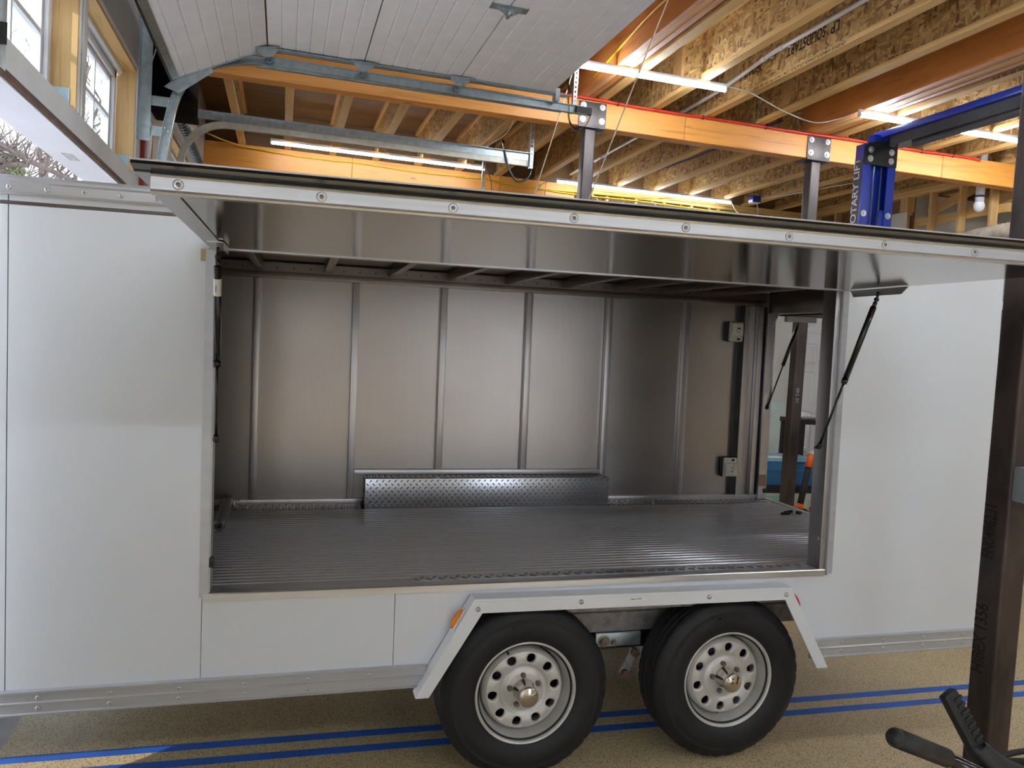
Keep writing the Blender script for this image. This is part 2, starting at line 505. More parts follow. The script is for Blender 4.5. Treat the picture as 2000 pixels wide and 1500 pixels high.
struct('floor', MB().box(XL, 8.4, YF, YB + 0.1, -0.1, 0), M['epoxy'])
struct('ground', MB().box(-60, XL - 0.0005, -60, 60, -0.2, -0.012).box(XL, 60, -60, YF - 0.0005, -0.2, -0.012), M['concrete'])

w = MB()
w.box(XLO, XL, YF, -4.0, 0, ZD).box(XLO, XL, -1.0, DY0, 0, ZD).box(XLO, XL, -4.0, -1.0, DZ, ZD)   # neighbouring open garage door, unseen, added to bring daylight in
w.box(XLO, XL, DY0, DY1, DZ + 0.015, 2.56)                           # band over the open door
w.box(XLO, XL, DY0, 5.53, 3.20, ZD)                                  # over the windows
w.box(XLO, XL, DY0, 2.76, 2.56, 3.20)
w.box(XLO, XL, 5.53, DY1, 2.56, ZD)
w.box(XLO, XL, DY1, 6.75, 0, ZD).box(XLO, XL, 6.75, 9.7, 0, 2.56)
w.box(XLO, XL, 6.75, 7.15, 2.56, ZD).box(XLO, XL, 9.3, 9.87, 2.56, ZD).box(XLO, XL, 7.15, 9.3, 3.2, ZD).box(XLO, XL, 9.7, 9.87, 0, 2.56)
struct('wall_left', w, M['drywall'])

t = struct('trim_1', MB().box(XLO - 0.02, XL - 0.01, DY0, DY1, DZ - 0.02, DZ), plain('off_white_jamb_paint', srgb(204, 202, 210), 0.5, var=0.02, scale=3))
t2 = struct('trim_2', MB().box(XLO - 0.02, XL - 0.012, DY1 - 0.02, DY1, 0, DZ - 0.02).box(XLO - 0.02, XL - 0.012, DY0, DY0 + 0.02, 0, DZ - 0.02), M['white_paint'])
struct('trim_3', MB().box(XL - 0.012, XL + 0.001, DY0, DY1, DZ - 0.012, DZ + 0.008), plain('brown_weatherstrip', srgb(92, 64, 44), 0.7, var=0.15, scale=12))
# printed grade stamp on the head of the door
lab = MB()
for k, (a, b) in enumerate(((0, 0.16), (0, 0.16), (0.02, 0.13), (0.02, 0.15), (0.0, 0.16))):
    lab.box(XLO + 0.055 + 0.011 * k, XLO + 0.058 + 0.011 * k, 4.36 + a, 4.36 + b, DZ - 0.0206, DZ - 0.02)
lab.box(XLO + 0.055, XLO + 0.102, 4.36, 4.363, DZ - 0.0206, DZ - 0.02).box(XLO + 0.055, XLO + 0.102, 4.517, 4.52, DZ - 0.0206, DZ - 0.02)
part('grade_stamp', lab, plain('grey_print', srgb(120, 112, 118), 0.8, var=0.1), t)

def window(n, y0, y1, z0, z1, frames=True):
    """vinyl sash window near the outer face of the left wall"""
    f = MB(); x0, x1 = XLO, XLO + 0.07; fw = 0.05
    f.box(x0, x1, y0, y1, z0, z0 + fw).box(x0, x1, y0, y1, z1 - fw, z1).box(x0, x1, y0, y0 + fw, z0, z1).box(x0, x1, y1 - fw, y1, z0, z1)
    f.box(x0 + 0.02, x1 - 0.02, y0 + fw, y0 + fw + 0.03, z0 + fw, z1 - fw).box(x0 + 0.02, x1 - 0.02, y1 - fw - 0.03, y1 - fw, z0 + fw, z1 - fw)
    f.box(x0 + 0.02, x1 - 0.02, y0 + fw, y1 - fw, z0 + fw, z0 + fw + 0.03).box(x0 + 0.02, x1 - 0.02, y0 + fw, y1 - fw, z1 - fw - 0.03, z1 - fw)
    o = struct('window_%d' % n, f, M['white_paint'], 0.004)
    ya, yb, za, zb = y0 + fw + 0.03, y1 - fw - 0.03, z0 + fw + 0.03, z1 - fw - 0.03
    nm = 3
    for i in range(1, nm):
        y = ya + (yb - ya) * i / nm
        part('muntin', MB().box(x0 + 0.025, x0 + 0.045, y - 0.011, y + 0.011, za, zb), M['white_paint'], o)
    zm = (za + zb) / 2
    part('muntin', MB().box(x0 + 0.024, x0 + 0.046, ya, yb, zm - 0.011, zm + 0.011), M['white_paint'], o)
    for i in range(nm):
        for za2, zb2 in ((za, zm), (zm, zb)):
            ya2 = ya + (yb - ya) * i / nm; yb2 = ya + (yb - ya) * (i + 1) / nm
            part('pane', MB().box(x0 + 0.033, x0 + 0.037, ya2 + 0.012, yb2 - 0.012, za2 + 0.012, zb2 - 0.012), M['glass'], o)
    return o

window(1, 2.80, 4.08, 2.58, 3.16)
window(2, 4.24, 5.49, 2.58, 3.16)
window(3, 7.2, 9.25, 2.58, 3.16)
# raw wood lining of the window openings
wl = bpy.data.objects['wall_left']
for y0, y1 in ((2.76, 4.10), (4.22, 5.53), (7.15, 9.3)):
    part('jamb_board', MB().box(XLO + 0.07, XL - 0.004, y1 - 0.022, y1, 2.56, 3.20), M['pine_z'], wl)
    part('jamb_board', MB().box(XLO + 0.07, XL - 0.004, y0, y0 + 0.022, 2.56, 3.20), M['pine_z'], wl)
    part('head_board', MB().box(XLO + 0.07, XL - 0.004, y0 + 0.022, y1 - 0.022, 3.178, 3.20), M['pine_y'], wl)
    part('head_foam', MB().box(XLO + 0.07, XLO + 0.10, y0 + 0.022, y1 - 0.022, 3.155, 3.178), M['white_paint'], wl)
    part('corner_bead', MB().box(XL - 0.012, XL + 0.004, y1 - 0.004, y1 + 0.014, 2.56, 3.22), M['white_paint'], wl)
    part('corner_bead', MB().box(XL - 0.012, XL + 0.004, y0, y1, 3.204, 3.22), M['white_paint'], wl)
    part('sill_flashing', MB().box(XLO + 0.07, XL - 0.006, y0 + 0.03, y1 - 0.024, 2.56, 2.566).box(XLO + 0.07, XL - 0.03, y1 - 0.026, y1 - 0.022, 2.56, 2.66), M['blue_paper'], wl)
part('mullion_post', MB().box(XLO, XL - 0.006, 4.10, 4.22, 2.56, 3.20), M['pine_z'], wl)
part('foam_bead', MB().box(XL - 0.03, XL + 0.002, 4.10, 4.135, 2.56, 3.20), M['green_foam'], wl, 0.006)
part('corner_bead', MB().box(XL - 0.01, XL + 0.004, 4.137, 4.165, 2.56, 3.22), M['white_paint'], wl)
part('corner_bead', MB().box(XL - 0.01, XL + 0.004, 4.2, 4.222, 2.56, 3.22), M['drywall_raw'], wl)

# back wall: plywood behind, framing in front
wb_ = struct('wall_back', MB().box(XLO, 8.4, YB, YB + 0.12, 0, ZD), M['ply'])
part('top_plate', MB().box(3.5, XR, YB - 0.09, YB - 0.001, 3.68, 3.718), M['pine_x'], wb_, 0.003, 1)
part('top_plate', MB().box(3.5, XR, YB - 0.09, YB - 0.001, 3.638, 3.677), M['pine_x'], wb_, 0.003, 1)
x = 3.53; 
while x < XR - 0.05:
    part('stud', MB().box(x, x + 0.04, YB - 0.09, YB - 0.001, 0.0, 3.637), M['pine_z'], wb_, 0.003, 1)
    x += 0.406
part('drywall_sheet', MB().box(3.5, XR, YB - 0.104, YB - 0.091, 0, 3.34), M['drywall_raw'], wb_)

# right wall: stud wall, boarded low down at the far end, open towards the camera
wr = struct('wall_right', MB().box(8.3, 8.4, YF, YB, 0, ZD), M['drywall_raw'])
part('drywall_sheet', MB().box(XR, XR + 0.013, 7.78, YB - 0.104, 0, 3.47), M['drywall'], wr)
part('drywall_sheet', MB().box(XR + 0.104, XR + 0.117, 7.78, YB - 0.104, 0, 3.7), M['ply'], wr)
part('drywall_sheet', MB().box(XR + 0.118, 8.299, 7.80, 7.813, 0, 3.70), M['drywall_raw'], wr)
for zt in (3.68, 3.641):
    part('top_plate', MB().box(XR + 0.014, XR + 0.103, 6.47, YB - 0.11, zt, zt + 0.038), M['pine_y'], wr, 0.003, 1)
part('blocking', MB().box(XR + 0.014, XR + 0.103, 7.80, YB - 0.11, 3.44, 3.475), M['pine_y'], wr, 0.003, 1)
y = 6.62
while y < YB - 0.15:
    part('stud', MB().box(XR + 0.014, XR + 0.103, y, y + 0.04, 0.0, 3.64), M['pine_z'], wr, 0.003, 1)
    y += 0.406
part('corner_board', MB().box(XR + 0.0, XR + 0.104, 7.78, 7.90, 3.475, 3.64), M['pine_z'], wr, 0.003, 1)
# sloping brace and ledger above the open studs
part('brace', MB().obox((7.25, 7.42, 3.58), (0.02, 0.0, 0.0), (0.0, 0.34, -0.10), (0, 0.012, 0.045)), M['pine_y'], wr)
part('brace', MB().obox((7.3, 6.85, 3.50), (0.03, 0.0, 0.0), (0.0, 0.42, -0.10), (0, 0.014, 0.06)), M['pine_y'], wr)
part('ledger', MB().box(XR + 0.104, XR + 0.144, 6.5, 7.77, 3.30, 3.39), M['pine_y'], wr)

# wall behind the camera, with an assumed open doorway, widened to let more daylight in
w = MB()
w.box(XLO, 2.35, YF - 0.14, YF, 0, ZD).box(3.75, 8.4, YF - 0.14, YF, 0, ZD).box(2.35, 3.75, YF - 0.14, YF, 2.06, ZD)
struct('wall_front', w, M['drywall_raw'])
struct('trim_5', MB().box(2.27, 2.349, YF, YF + 0.018, 0, 2.14).box(3.751, 3.83, YF, YF + 0.018, 0, 2.14).box(2.349, 3.751, YF, YF + 0.018, 2.061, 2.14), M['white_paint'])

# interior door near the far corner of the right wall
d = MB().box(XR - 0.035, XR - 0.001, 8.72, 9.53, 0.01, 2.04)
dr = struct('door_1', d, M['white_paint'], 0.003)
def panel_mesh(y0, y1, z0, z1):
    m = MB(); x = XR - 0.035
    a = 0.035
    v = [(x - .001, y0, z0), (x - .001, y1, z0), (x - .001, y1, z1), (x - .001, y0, z1),
         (x + .012, y0 + a * .4, z0 + a * .4), (x + .012, y1 - a * .4, z0 + a * .4), (x + .012, y1 - a * .4, z1 - a * .4), (x + .012, y0 + a * .4, z1 - a * .4),
         (x - .004, y0 + a, z0 + a), (x - .004, y1 - a, z0 + a), (x - .004, y1 - a, z1 - a), (x - .004, y0 + a, z1 - a)]
    f = [(0, 1, 5, 4), (1, 2, 6, 5), (2, 3, 7, 6), (3, 0, 4, 7), (4, 5, 9, 8), (5, 6, 10, 9), (6, 7, 11, 10), (7, 4, 8, 11), (8, 9, 10, 11)]
    m.add([(p[0] - 0.012, p[1], p[2]) for p in v], f)
    return m
for yy in (8.82, 9.17):
    for z0, z1 in ((1.62, 1.90), (0.95, 1.52), (0.2, 0.85)):
        part('door_panel', panel_mesh(yy, yy + 0.26, z0, z1), M['white_paint'], dr)
part('door_knob', MB().sphere((XR - 0.075, 8.79, 0.95), 0.028).cyl((XR - 0.03, 8.79, 0.95), (XR - 0.06, 8.79, 0.95), 0.012), M['bolt'], dr)
struct('trim_4', MB().box(XR - 0.02, XR - 0.001, 9.535, 9.61, 0, 2.12).box(XR - 0.02, XR - 0.001, 8.64, 8.715, 0, 2.12).box(XR - 0.02, XR - 0.001, 8.715, 9.535, 2.045, 2.12), M['white_paint'])

# ------------------------------------------------------------------ ceiling: deck, I-joists, flush laminated members
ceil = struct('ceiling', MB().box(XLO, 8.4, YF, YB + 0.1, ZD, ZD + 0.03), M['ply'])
FW = 0.075
def joist(xc, y0, y1):
    j = part('joist', MB().box(xc - 0.006, xc + 0.006, y0, y1, ZJ + 0.038, ZD - 0.038), M['osb'], ceil)
    part('bottom_flange', MB().box(xc - FW / 2, xc + FW / 2, y0, y1, ZJ, ZJ + 0.038), M['pine_y'], j, 0.002, 1)
    part('top_flange', MB().box(xc - FW / 2, xc + FW / 2, y0, y1, ZD - 0.038, ZD - 0.0005), M['pine_y'], j)
    return j
JX = [-0.034 + 0.503 * i for i in range(-1, 17)]
front_x = [x for x in JX if x < 4.2] + [4.835, 5.33, 5.83, 6.33, 6.83, 7.33, 7.83]
jf = {}
for xc in front_x:
    jf[round(xc, 2)] = joist(xc, YF, 6.40)
for xc in JX:
    if xc < 8.2: joist(xc, 6.42, YB - 0.001)
# rim boards: the ply strip at the left wall and the blocking over the centre beam
for xa, xb in ((2.262, 2.40), (4.475, 4.705)):
    n = 3 if xb - xa < 0.2 else 5
    for i in range(n):
        a = xa + (xb - xa) * i / n
        part('laminated_ply', MB().box(a + 0.001, a + (xb - xa) / n - 0.001, YF, 6.40, ZJ + 0.003 * (i % 2), ZD - 0.001), M['lvl_y'] if i in (0, n - 1) else M['lvl_edge'], ceil)
for xc in front_x[:-1]:
    part('web_stiffener', MB().box(xc - 0.03, xc - 0.007, 5.86, 5.98, ZJ + 0.05, ZD - 0.05), M['pine_z'], jf[round(xc, 2)])

# stamps on the joists, printed upside down
j7 = jf[round(3.487, 2)]
def stamp(txt, size, yc, zc, parent, xf, wide=1.0):
    # seen from the left, the letters stand on their heads: text runs towards +y -> -y flipped, top of letters down
    lettering(txt, size, M['ink'], lambda u, v: (xf, yc + u * wide, zc - v), parent)
stamp('32PLUS 16', 0.060, 5.54, 3.93, j7, 3.487 - 0.0065, 1.35)
stamp('SOLIDSTART', 0.108, 4.785, 3.965, j7, 3.487 - 0.0065, 0.72)
stamp('LP', 0.105, 4.64, 3.955, j7, 3.487 - 0.0065, 0.9)
fr = MB()
for a, b, c, d2 in ((4.625, 4.765, 0.146, 0.149), (4.625, 4.765, 0.243, 0.246), (4.625, 4.628, 0.146, 0.246), (4.762, 4.765, 0.146, 0.246)):
    fr.box(3.4803, 3.4808, a, b, ZJ + c, ZJ + d2)
part('stamp_frame', fr, M['ink'], j7)
FL = 'LPI-32PLUS 16 MADE IN CANADA  LPI-32 PLUS  CCMC 12412-R  PFS  ESR-1305  SP-A3'
for xf in (3.487, 4.835, 5.33, 5.83):
    jj = jf[round(xf, 2)]
    stamp(FL, 0.031, 4.53 if xf < 4 else 3.6, ZJ + 0.032, jj, xf - FW / 2 - 0.0006, 0.92)

# ------------------------------------------------------------------ beams
BY0, BY1, BZ0 = 6.33, 6.463, 3.49
bm = thing('laminated_beam', 'long orange laminated timber beam on steel columns across the ceiling', 'beam', (2.4, 6.4, BZ0))
for a, b in ((XL + 0.001, 3.262), (3.266, 6.02), (6.024, 8.25)):
    part('timber', MB().box(a, b, BY0, BY1, BZ0, ZJ - 0.001), M['lvl_x'], bm, 0.004, 1)
hb = thing('header_beam', 'deep orange laminated header along the back wall with yellow cable stapled on', 'beam', (1.2, 9.72, 3.28))
for a, b in ((XL + 0.001, 0.7), (0.703, 2.5), (2.503, 3.1), (3.103, 3.495)):
    part('timber', MB().box(a, b, 9.672, 9.768, 3.26, ZJ - 0.001), M['lvl_x'], hb, 0.003, 1)

bolt_me = None
def bolt_mesh():
    m = MB()
    m.lathe([(0.0, 0.0), (0.026, 0.0), (0.026, 0.004), (0.012, 0.004), (0.012, 0.002), (0.0, 0.002)], (0, 0, 0), (0, -1, 0), 20, False)
    m.cyl((0, -0.002, 0), (0, -0.016, 0), 0.013, n=6, smooth=False)
    return m.mesh('bolt', M['bolt'])
bolt_me = bolt_mesh()

def column(xc, yc, label, mark=None):
    t = thing('steel_column', label, 'column', (xc, yc, 0), 'raw steel columns')
    h = 0.0508
    part('post', MB().box(xc - h, xc + h, yc - h, yc + h, 0.012, BZ0 - 0.014), M['steel'], t, 0.012, 3)
    part('base_plate', MB().box(xc - 0.1, xc + 0.1, yc - 0.1, yc + 0.1, 0, 0.012), M['steel'], t)
    part('saddle_seat', MB().box(xc - 0.125, xc + 0.125, BY0 - 0.02, BY1 + 0.02, BZ0 - 0.0135, BZ0 - 0.0005), M['steel'], t, 0.003)
    for y0, y1 in ((BY0 - 0.012, BY0 - 0.001), (BY1 + 0.001, BY1 + 0.012)):
        p = part('saddle_plate', MB().box(xc - 0.122, xc + 0.122, y0, y1, BZ0 + 0.0, BZ0 + 0.2), M['steel'], t, 0.003)
        if y0 < BY0:
            for bx in (-0.085, 0.085):
                for bz in (0.05, 0.165):
                    inst('bolt', bolt_me, (xc + bx, BY0 - 0.013, BZ0 + bz), p)
    return t
c1 = column(2.40, 6.395, 'raw steel column with bolted saddle below the end of the open overhead door')
c2 = column(4.62, 6.395, 'raw steel column with bolted saddle just left of the blue lift')
lettering('10 T40', 0.05, M['chalk'], lambda u, v: (4.64 - v, 6.395 - 0.0515, 1.25 + u), c2)

# foreground column on the right
fx0, fx1, fy0, fy1 = 2.443, 2.545, 2.143, 2.245
fc = thing('steel_column', 'dark rust-stained square steel column at the right edge before the trailer', 'column', ((fx0 + fx1) / 2, (fy0 + fy1) / 2, 0), 'raw steel columns')
part('post', MB().box(fx0, fx1, fy0, fy1, 0.012, ZJ - 0.004), M['steel_dark'], fc, 0.011, 3)
part('base_plate', MB().box(fx0 - 0.05, fx1 + 0.05, fy0 - 0.05, fy1 + 0.05, 0, 0.012), M['steel_dark'], fc)
lettering('FN0496231', 0.058, M['ink_soft'], lambda u, v: (fx0 - 0.0008, fy0 + 0.03 + v * 1.2, 0.97 + u * 0.72), fc)
lettering('HIBEX 1356', 0.064, M['ink_soft'], lambda u, v: (fx0 - 0.0008, fy0 + 0.03 + v * 1.15, 0.555 + u * 0.78), fc)
jb = thing('junction_box', 'grey electrical box screwed to the dark foreground column', 'box', (fx1, fy0, 1.19))
part('body', MB().box(fx0 + 0.006, fx1 + 0.03, fy0 - 0.05, fy0 - 0.0005, 1.19, 1.31), plain('grey_box_plastic', srgb(128, 136, 142), 0.45, var=0.03), jb, 0.004)
part('cover', MB().box(fx0 + 0.003, fx1 + 0.033, fy0 - 0.056, fy0 - 0.0505, 1.187, 1.313), plain('grey_cover_plastic', srgb(140, 148, 152), 0.45, var=0.03), jb, 0.002)

# ------------------------------------------------------------------ LED lights
def led(x0, x1, y, label, glow='led'):
    z = 3.675
    t = thing('tube_light', label, 'light', ((x0 + x1) / 2, y, ZJ), 'LED tube lights under the joists')
    part('housing', MB().box(x0, x1, y - 0.013, y + 0.013, z + 0.012, ZJ - 0.001), M['pvc'], t, 0.003)
    part('diffuser', MB().cyl((x0 + 0.015, y, z), (x1 - 0.015, y, z), 0.0165, n=14), M[glow], t)
    for a, b in ((x0, x0 + 0.014), (x1 - 0.014, x1)):
        part('end_cap', MB().cyl((a, y, z), (b, y, z), 0.018, n=14), M['pvc'], t)
    return t
led(1.93, 3.18, 5.53, 'short LED tube light glowing beside the end of the overhead door')
led(4.43, 6.85, 5.58, 'long LED tube light crossed by the blue lift crossbar')
led(-0.22, 2.20, 9.20, 'long LED tube light before the orange back header', 'led_dim')
led(3.14, 5.59, 9.39, 'long LED tube light passing behind the left steel column', 'led_dim')
for y, r_ in ((1.9, 'over the camera'), (-1.75, 'behind the camera')):  # two unseen rows, added to brighten the camera side
    for x0, x1, s_ in ((-0.5, 1.9, 'left'), (2.0, 4.4, 'middle'), (4.6, 7.0, 'right')):
        led(x0, x1, y, 'LED tube light out of the picture in the row %s, %s one' % (r_, s_))
for i, (xa, lab) in enumerate(((-0.034, 0), (0.469, 1), (0.972, 2), (1.475, 3), (1.978, 4))):
    # pale clips that carry the far light
    solo('light_clip', MB().box(xa - 0.045, xa + 0.045, 9.02, 9.06, ZJ - 0.045, ZJ - 0.0005), M['pine_x'],
         'pale block under a joist by the far left light, %s from the left' % ('first', 'second', 'third', 'fourth', 'fifth')[i], 'block', (xa, 9.04, ZJ - 0.045), 'pale blocks beside the far light')
# ------------------------------------------------------------------ overhead garage door and its tracks
def smooth_path(pts, k=8):
    """Catmull-Rom through the points"""
    P = [Vector(p) for p in pts]; out = []
    for i in range(len(P) - 1):
        a = P[max(i - 1, 0)]; b = P[i]; c = P[i + 1]; d = P[min(i + 2, len(P) - 1)]
        for j in range(k):
            t = j / k
            out.append(0.5 * ((2 * b) + (c - a) * t + (2 * a - 5 * b + 4 * c - d) * t * t + (3 * b - a - 3 * c + d) * t ** 3))
    out.append(P[-1])
    return out

def sweep_xz(mb, path, prof, y):
    """carry a closed profile (normal offset, y offset) along a path in the x-z plane"""
    n = len(prof); v = []; m = len(path)
    for i, p in enumerate(path):
        a = path[max(i - 1, 0)]; b = path[min(i + 1, m - 1)]
        d = Vector((b[0] - a[0], b[1] - a[1])).normalized()
        nx, nz = -d.y, d.x
        for q in prof:
            v.append((p[0] + nx * q[0], y + q[1], p[1] + nz * q[0]))
    f = [(i * n + k, i * n + (k + 1) % n, (i + 1) * n + (k + 1) % n, (i + 1) * n + k) for i in range(m - 1) for k in range(n)]
    f += [tuple(range(n - 1, -1, -1)), tuple((m - 1) * n + k for k in range(n))]
    return mb.add(v, f)

def channel(sgn, h=0.028, d=0.034, t=0.0025):
    """C profile, open towards -y when sgn is 1"""
    p = [(-h, 0), (-h, d), (h, d), (h, 0), (h - t, 0), (h - t, d - t), (-h + t, d - t), (-h + t, 0)]
    return [(a, sgn * b) for a, b in p]

def arc(cx, cz, r, a0, a1, n=12):
    return [(cx + r * math.cos(a0 + (a1 - a0) * i / n), cz + r * math.sin(a0 + (a1 - a0) * i / n)) for i in range(n + 1)]

GX = [-0.174, 0.445, 1.105, 1.78]
GZ = 3.462
gd = thing('overhead_door', 'open white grooved sectional garage door hanging under the ceiling', 'garage door', (0.8, 4.1, GZ))
def section(p, q, label=None):
    p = Vector(p); q = Vector(q); d = (q - p); L = d.length; d.normalize()
    n = Vector((-d.y, d.x))
    if n.y < 0: n = -n
    prof = []
    k = 7
    for i in range(k):
        a = L * i / k; b = L * (i + 1) / k
        s0 = 0.0 if i == 0 else 0.006
        s1 = 0.0 if i == k - 1 else 0.006
        prof += [p + d * (a + s0), p + d * (b - s1)]
        if i < k - 1: prof.append(p + d * b + n * 0.007)
    prof += [q + n * 0.045, p + n * 0.045]
    return MB().prism([(v.x, v.y) for v in prof], 'y', DY0 - 0.02, 5.56)
secs = []
for i in range(3):
    secs.append(part('door_section', section((GX[i] + 0.004, GZ - 0.004 * i), (GX[i + 1] - 0.004, GZ - 0.004 * (i + 1))), M['door_skin'], gd))
secs.append(part('door_section', section((-0.745, 3.18), (GX[0] - 0.006, GZ)), M['door_skin'], gd))
# end stiles, bottom seal and hardware
st = MB()
st.box(GX[0], GX[3], 5.50, 5.566, GZ - 0.018, GZ - 0.0125).box(GX[0], GX[3], 5.561, 5.568, GZ - 0.018, GZ + 0.045)
part('end_stile', st, M['galv'], gd)
dv = (Vector((GX[0], GZ)) - Vector((-0.745, 3.18))).normalized()
nn = Vector((-dv.y, dv.x))
mid = (Vector((GX[0], GZ)) + Vector((-0.745, 3.18))) / 2
part('end_stile', MB().obox((mid.x + nn.x * 0.018, 5.565, mid.y + nn.y * 0.018), (dv.x * 0.31, 0, dv.y * 0.31), (0, 0.004, 0), (nn.x * 0.026, 0, nn.y * 0.026)), M['galv'], gd)
pb = Vector((-0.752, 3.176))
part('bottom_seal', MB().obox((pb.x + nn.x * 0.02, 4.07, pb.y + nn.y * 0.02), (dv.x * 0.006, 0, dv.y * 0.006), (0, 1.49, 0), (nn.x * 0.03, 0, nn.y * 0.03)), M['black'], gd)
part('bottom_retainer', MB().obox((pb.x + dv.x * 0.03 - nn.x * 0.003, 4.07, pb.y + dv.y * 0.03 - nn.y * 0.003), (dv.x * 0.022, 0, dv.y * 0.022), (0, 1.49, 0), (nn.x * 0.0025, 0, nn.y * 0.0025)), M['galv'], gd)

TRK_Y = 5.60
def hinge(x, z, tilt=0.0):
    h = MB()
    c, s = math.cos(tilt), math.sin(tilt)
    def R(a, b): return (x + a * c - b * s, z + a * s + b * c)
    a = R(-0.075, 0.0); b = R(0.075, 0.0); e = R(0.02, -0.05); g = R(-0.03, -0.05)
    h.prism([a, b, e, g], 'y', 5.515, 5.52)
    h.prism([R(-0.075, -0.004), R(0.075, -0.004), R(0.075, 0.0), R(-0.075, 0.0)], 'y', 5.47, 5.56)
    cx, cz = R(0, -0.04)
    h.cyl((cx, 5.48, cz), (cx, 5.625, cz), 0.006, n=10)
    h.cyl((cx, 5.608, cz), (cx, 5.626, cz), 0.022, n=18)
    h.cyl((cx, 5.50, cz), (cx, 5.545, cz), 0.013, n=12)
    for q in (-0.055, 0.055):
        w = R(q, -0.004); w2 = R(q, -0.014)
        h.cyl((w[0], 5.535, w[1]), (w2[0], 5.535, w2[1]), 0.008, n=8)
    return h
for x in GX[:3]:
    part('hinge', hinge(x, GZ - 0.018, 0.0 if x > 0 else 0.2), M['galv'], gd)
part('hinge', MB().prism([(1.02, GZ - 0.012), (1.19, GZ - 0.012), (1.125, GZ - 0.05), (1.09, GZ - 0.05)], 'y', 4.28, 4.285).prism([(1.0, GZ - 0.013), (1.21, GZ - 0.013), (1.21, GZ - 0.009), (1.0, GZ - 0.009)], 'y', 4.25, 4.32).cyl((1.108, 4.24, GZ - 0.04), (1.108, 4.33, GZ - 0.04), 0.012, n=10), M['galv'], gd)
tb = Vector((-0.72, 3.175))
bb = MB().prism([(-0.79, 3.13), (-0.70, 3.10), (-0.50, 3.265), (-0.52, 3.30), (-0.735, 3.185)], 'y', 5.57, 5.575)
bb.cyl((-0.70, 5.55, 3.13), (-0.70, 5.63, 3.13), 0.007, n=10).cyl((-0.70, 5.606, 3.13), (-0.70, 5.626, 3.13), 0.023, n=18)
for q in ((-0.74, 3.16), (-0.66, 3.2), (-0.58, 3.25)):
    bb.cyl((q[0], 5.575, q[1]), (q[0], 5.584, q[1]), 0.011, n=8)
part('bottom_bracket', bb, M['galv'], gd)
part('top_bracket', MB().box(1.80, 1.83, 5.50, 5.575, GZ - 0.07, GZ + 0.02).cyl((1.815, 5.5, GZ - 0.06), (1.815, 5.63, GZ - 0.06), 0.006).box(1.70, 1.90, 5.50, 5.566, GZ - 0.02, GZ - 0.0155), M['galv'], gd)
yl = part('warning_label', MB().box(0.60, 0.84, 5.5685, 5.5692, GZ - 0.012, GZ + 0.036), M['yellow_label'], gd)
part('label_mark', MB().box(0.61, 0.77, 5.5692, 5.5695, GZ + 0.018, GZ + 0.022).box(0.61, 0.76, 5.5692, 5.5695, GZ + 0.006, GZ + 0.01).box(0.79, 0.83, 5.5692, 5.5695, GZ - 0.004, GZ + 0.028), M['ink'], yl)

path1 = [(-0.80, 2.30), (-0.797, 2.62), (-0.765, 2.90), (-0.72, 3.10)]
cur = smooth_path([(p[0], p[1], 0) for p in path1] + [(-0.64, 3.235, 0), (-0.50, 3.33, 0), (-0.30, 3.385, 0), (-0.1, 3.40, 0)], 6)
full1 = [(v.x, v.y) for v in cur] + [(1.0, 3.392), (2.08, 3.385)]
def perf_angle(t, x, y, z0, z1, wdt=0.032, name='hanger'):
    """perforated steel angle made of rails and rungs"""
    m = MB(); tk = 0.0022
    for dx0, dx1 in ((0, 0.010), (wdt - 0.010, wdt)):
        m.box(x + dx0, x + dx1, y, y + tk, z0, z1)
    z = z0
    while z < z1 - 0.01:
        m.box(x + 0.010, x + wdt - 0.010, y, y + tk, z, min(z + 0.018, z1)); z += 0.034
    m.box(x, x + tk, y, y + wdt, z0, z1)
    return part(name, m, M['galv'], t)
tr1 = thing('door_track', 'galvanized roller track of the open overhead door on its far side', 'track', (-0.8, TRK_Y + 0.03, 2.3), 'garage door tracks')
part('rail', sweep_xz(MB(), full1, channel(1), TRK_Y), M['galv'], tr1)
part('back_angle', MB().box(-0.25, 1.9, TRK_Y + 0.035, TRK_Y + 0.0375, 3.365, 3.435).box(-0.25, 1.9, TRK_Y + 0.0375, TRK_Y + 0.065, 3.362, 3.365), M['galv'], tr1)
perf_angle(tr1, 1.98, TRK_Y + 0.04, 3.36, ZJ - 0.001)
ja = MB().box(XL + 0.002, XL + 0.005, 5.54, 5.625, 2.79, 3.7).box(XL + 0.002, XL + 0.07, 5.622, 5.625, 2.79, 3.7)
part('wall_angle', ja, M['galv'], tr1)
for zz in (3.02, 2.83):
    part('track_bracket', MB().box(XL + 0.01, -0.74, TRK_Y + 0.036, TRK_Y + 0.039, zz, zz + 0.062).box(XL + 0.01, -0.74, TRK_Y + 0.039, TRK_Y + 0.062, zz + 0.059, zz + 0.062), M['galv'], tr1)
bme = MB().sphere((0, 0, 0), (0.007, 0.004, 0.007), 10, 6).mesh('screw_head', M['bolt'])
for q in ((-0.76, 2.86), (-0.78, 2.88), (-0.765, 3.05), (-0.745, 3.05), (-0.735, 3.09), (-0.71, 3.09)):
    inst('screw', bme, (q[0] + 0.0, TRK_Y + 0.0, q[1]), tr1)
strap = smooth_path([(1.93, 5.64, 3.66), (1.945, 5.64, 3.45), (1.965, 5.64, 3.30), (2.03, 5.64, 3.255), (2.10, 5.64, 3.30), (2.13, 5.64, 3.40)], 6)
sm_ = MB()
for i in range(len(strap) - 1):
    a, b = strap[i], strap[i + 1]
    dd = (b - a)
    sm_.obox((a + b) / 2, dd * 0.55, (0, 0.014, 0), Vector((-dd.z, 0, dd.x)).normalized() * 0.0015)
part('stop_strap', sm_, M['black_gloss'], tr1)
part('track_stop', MB().box(2.0, 2.12, TRK_Y + 0.0, TRK_Y + 0.03, 3.36, 3.41), M['black'], tr1)

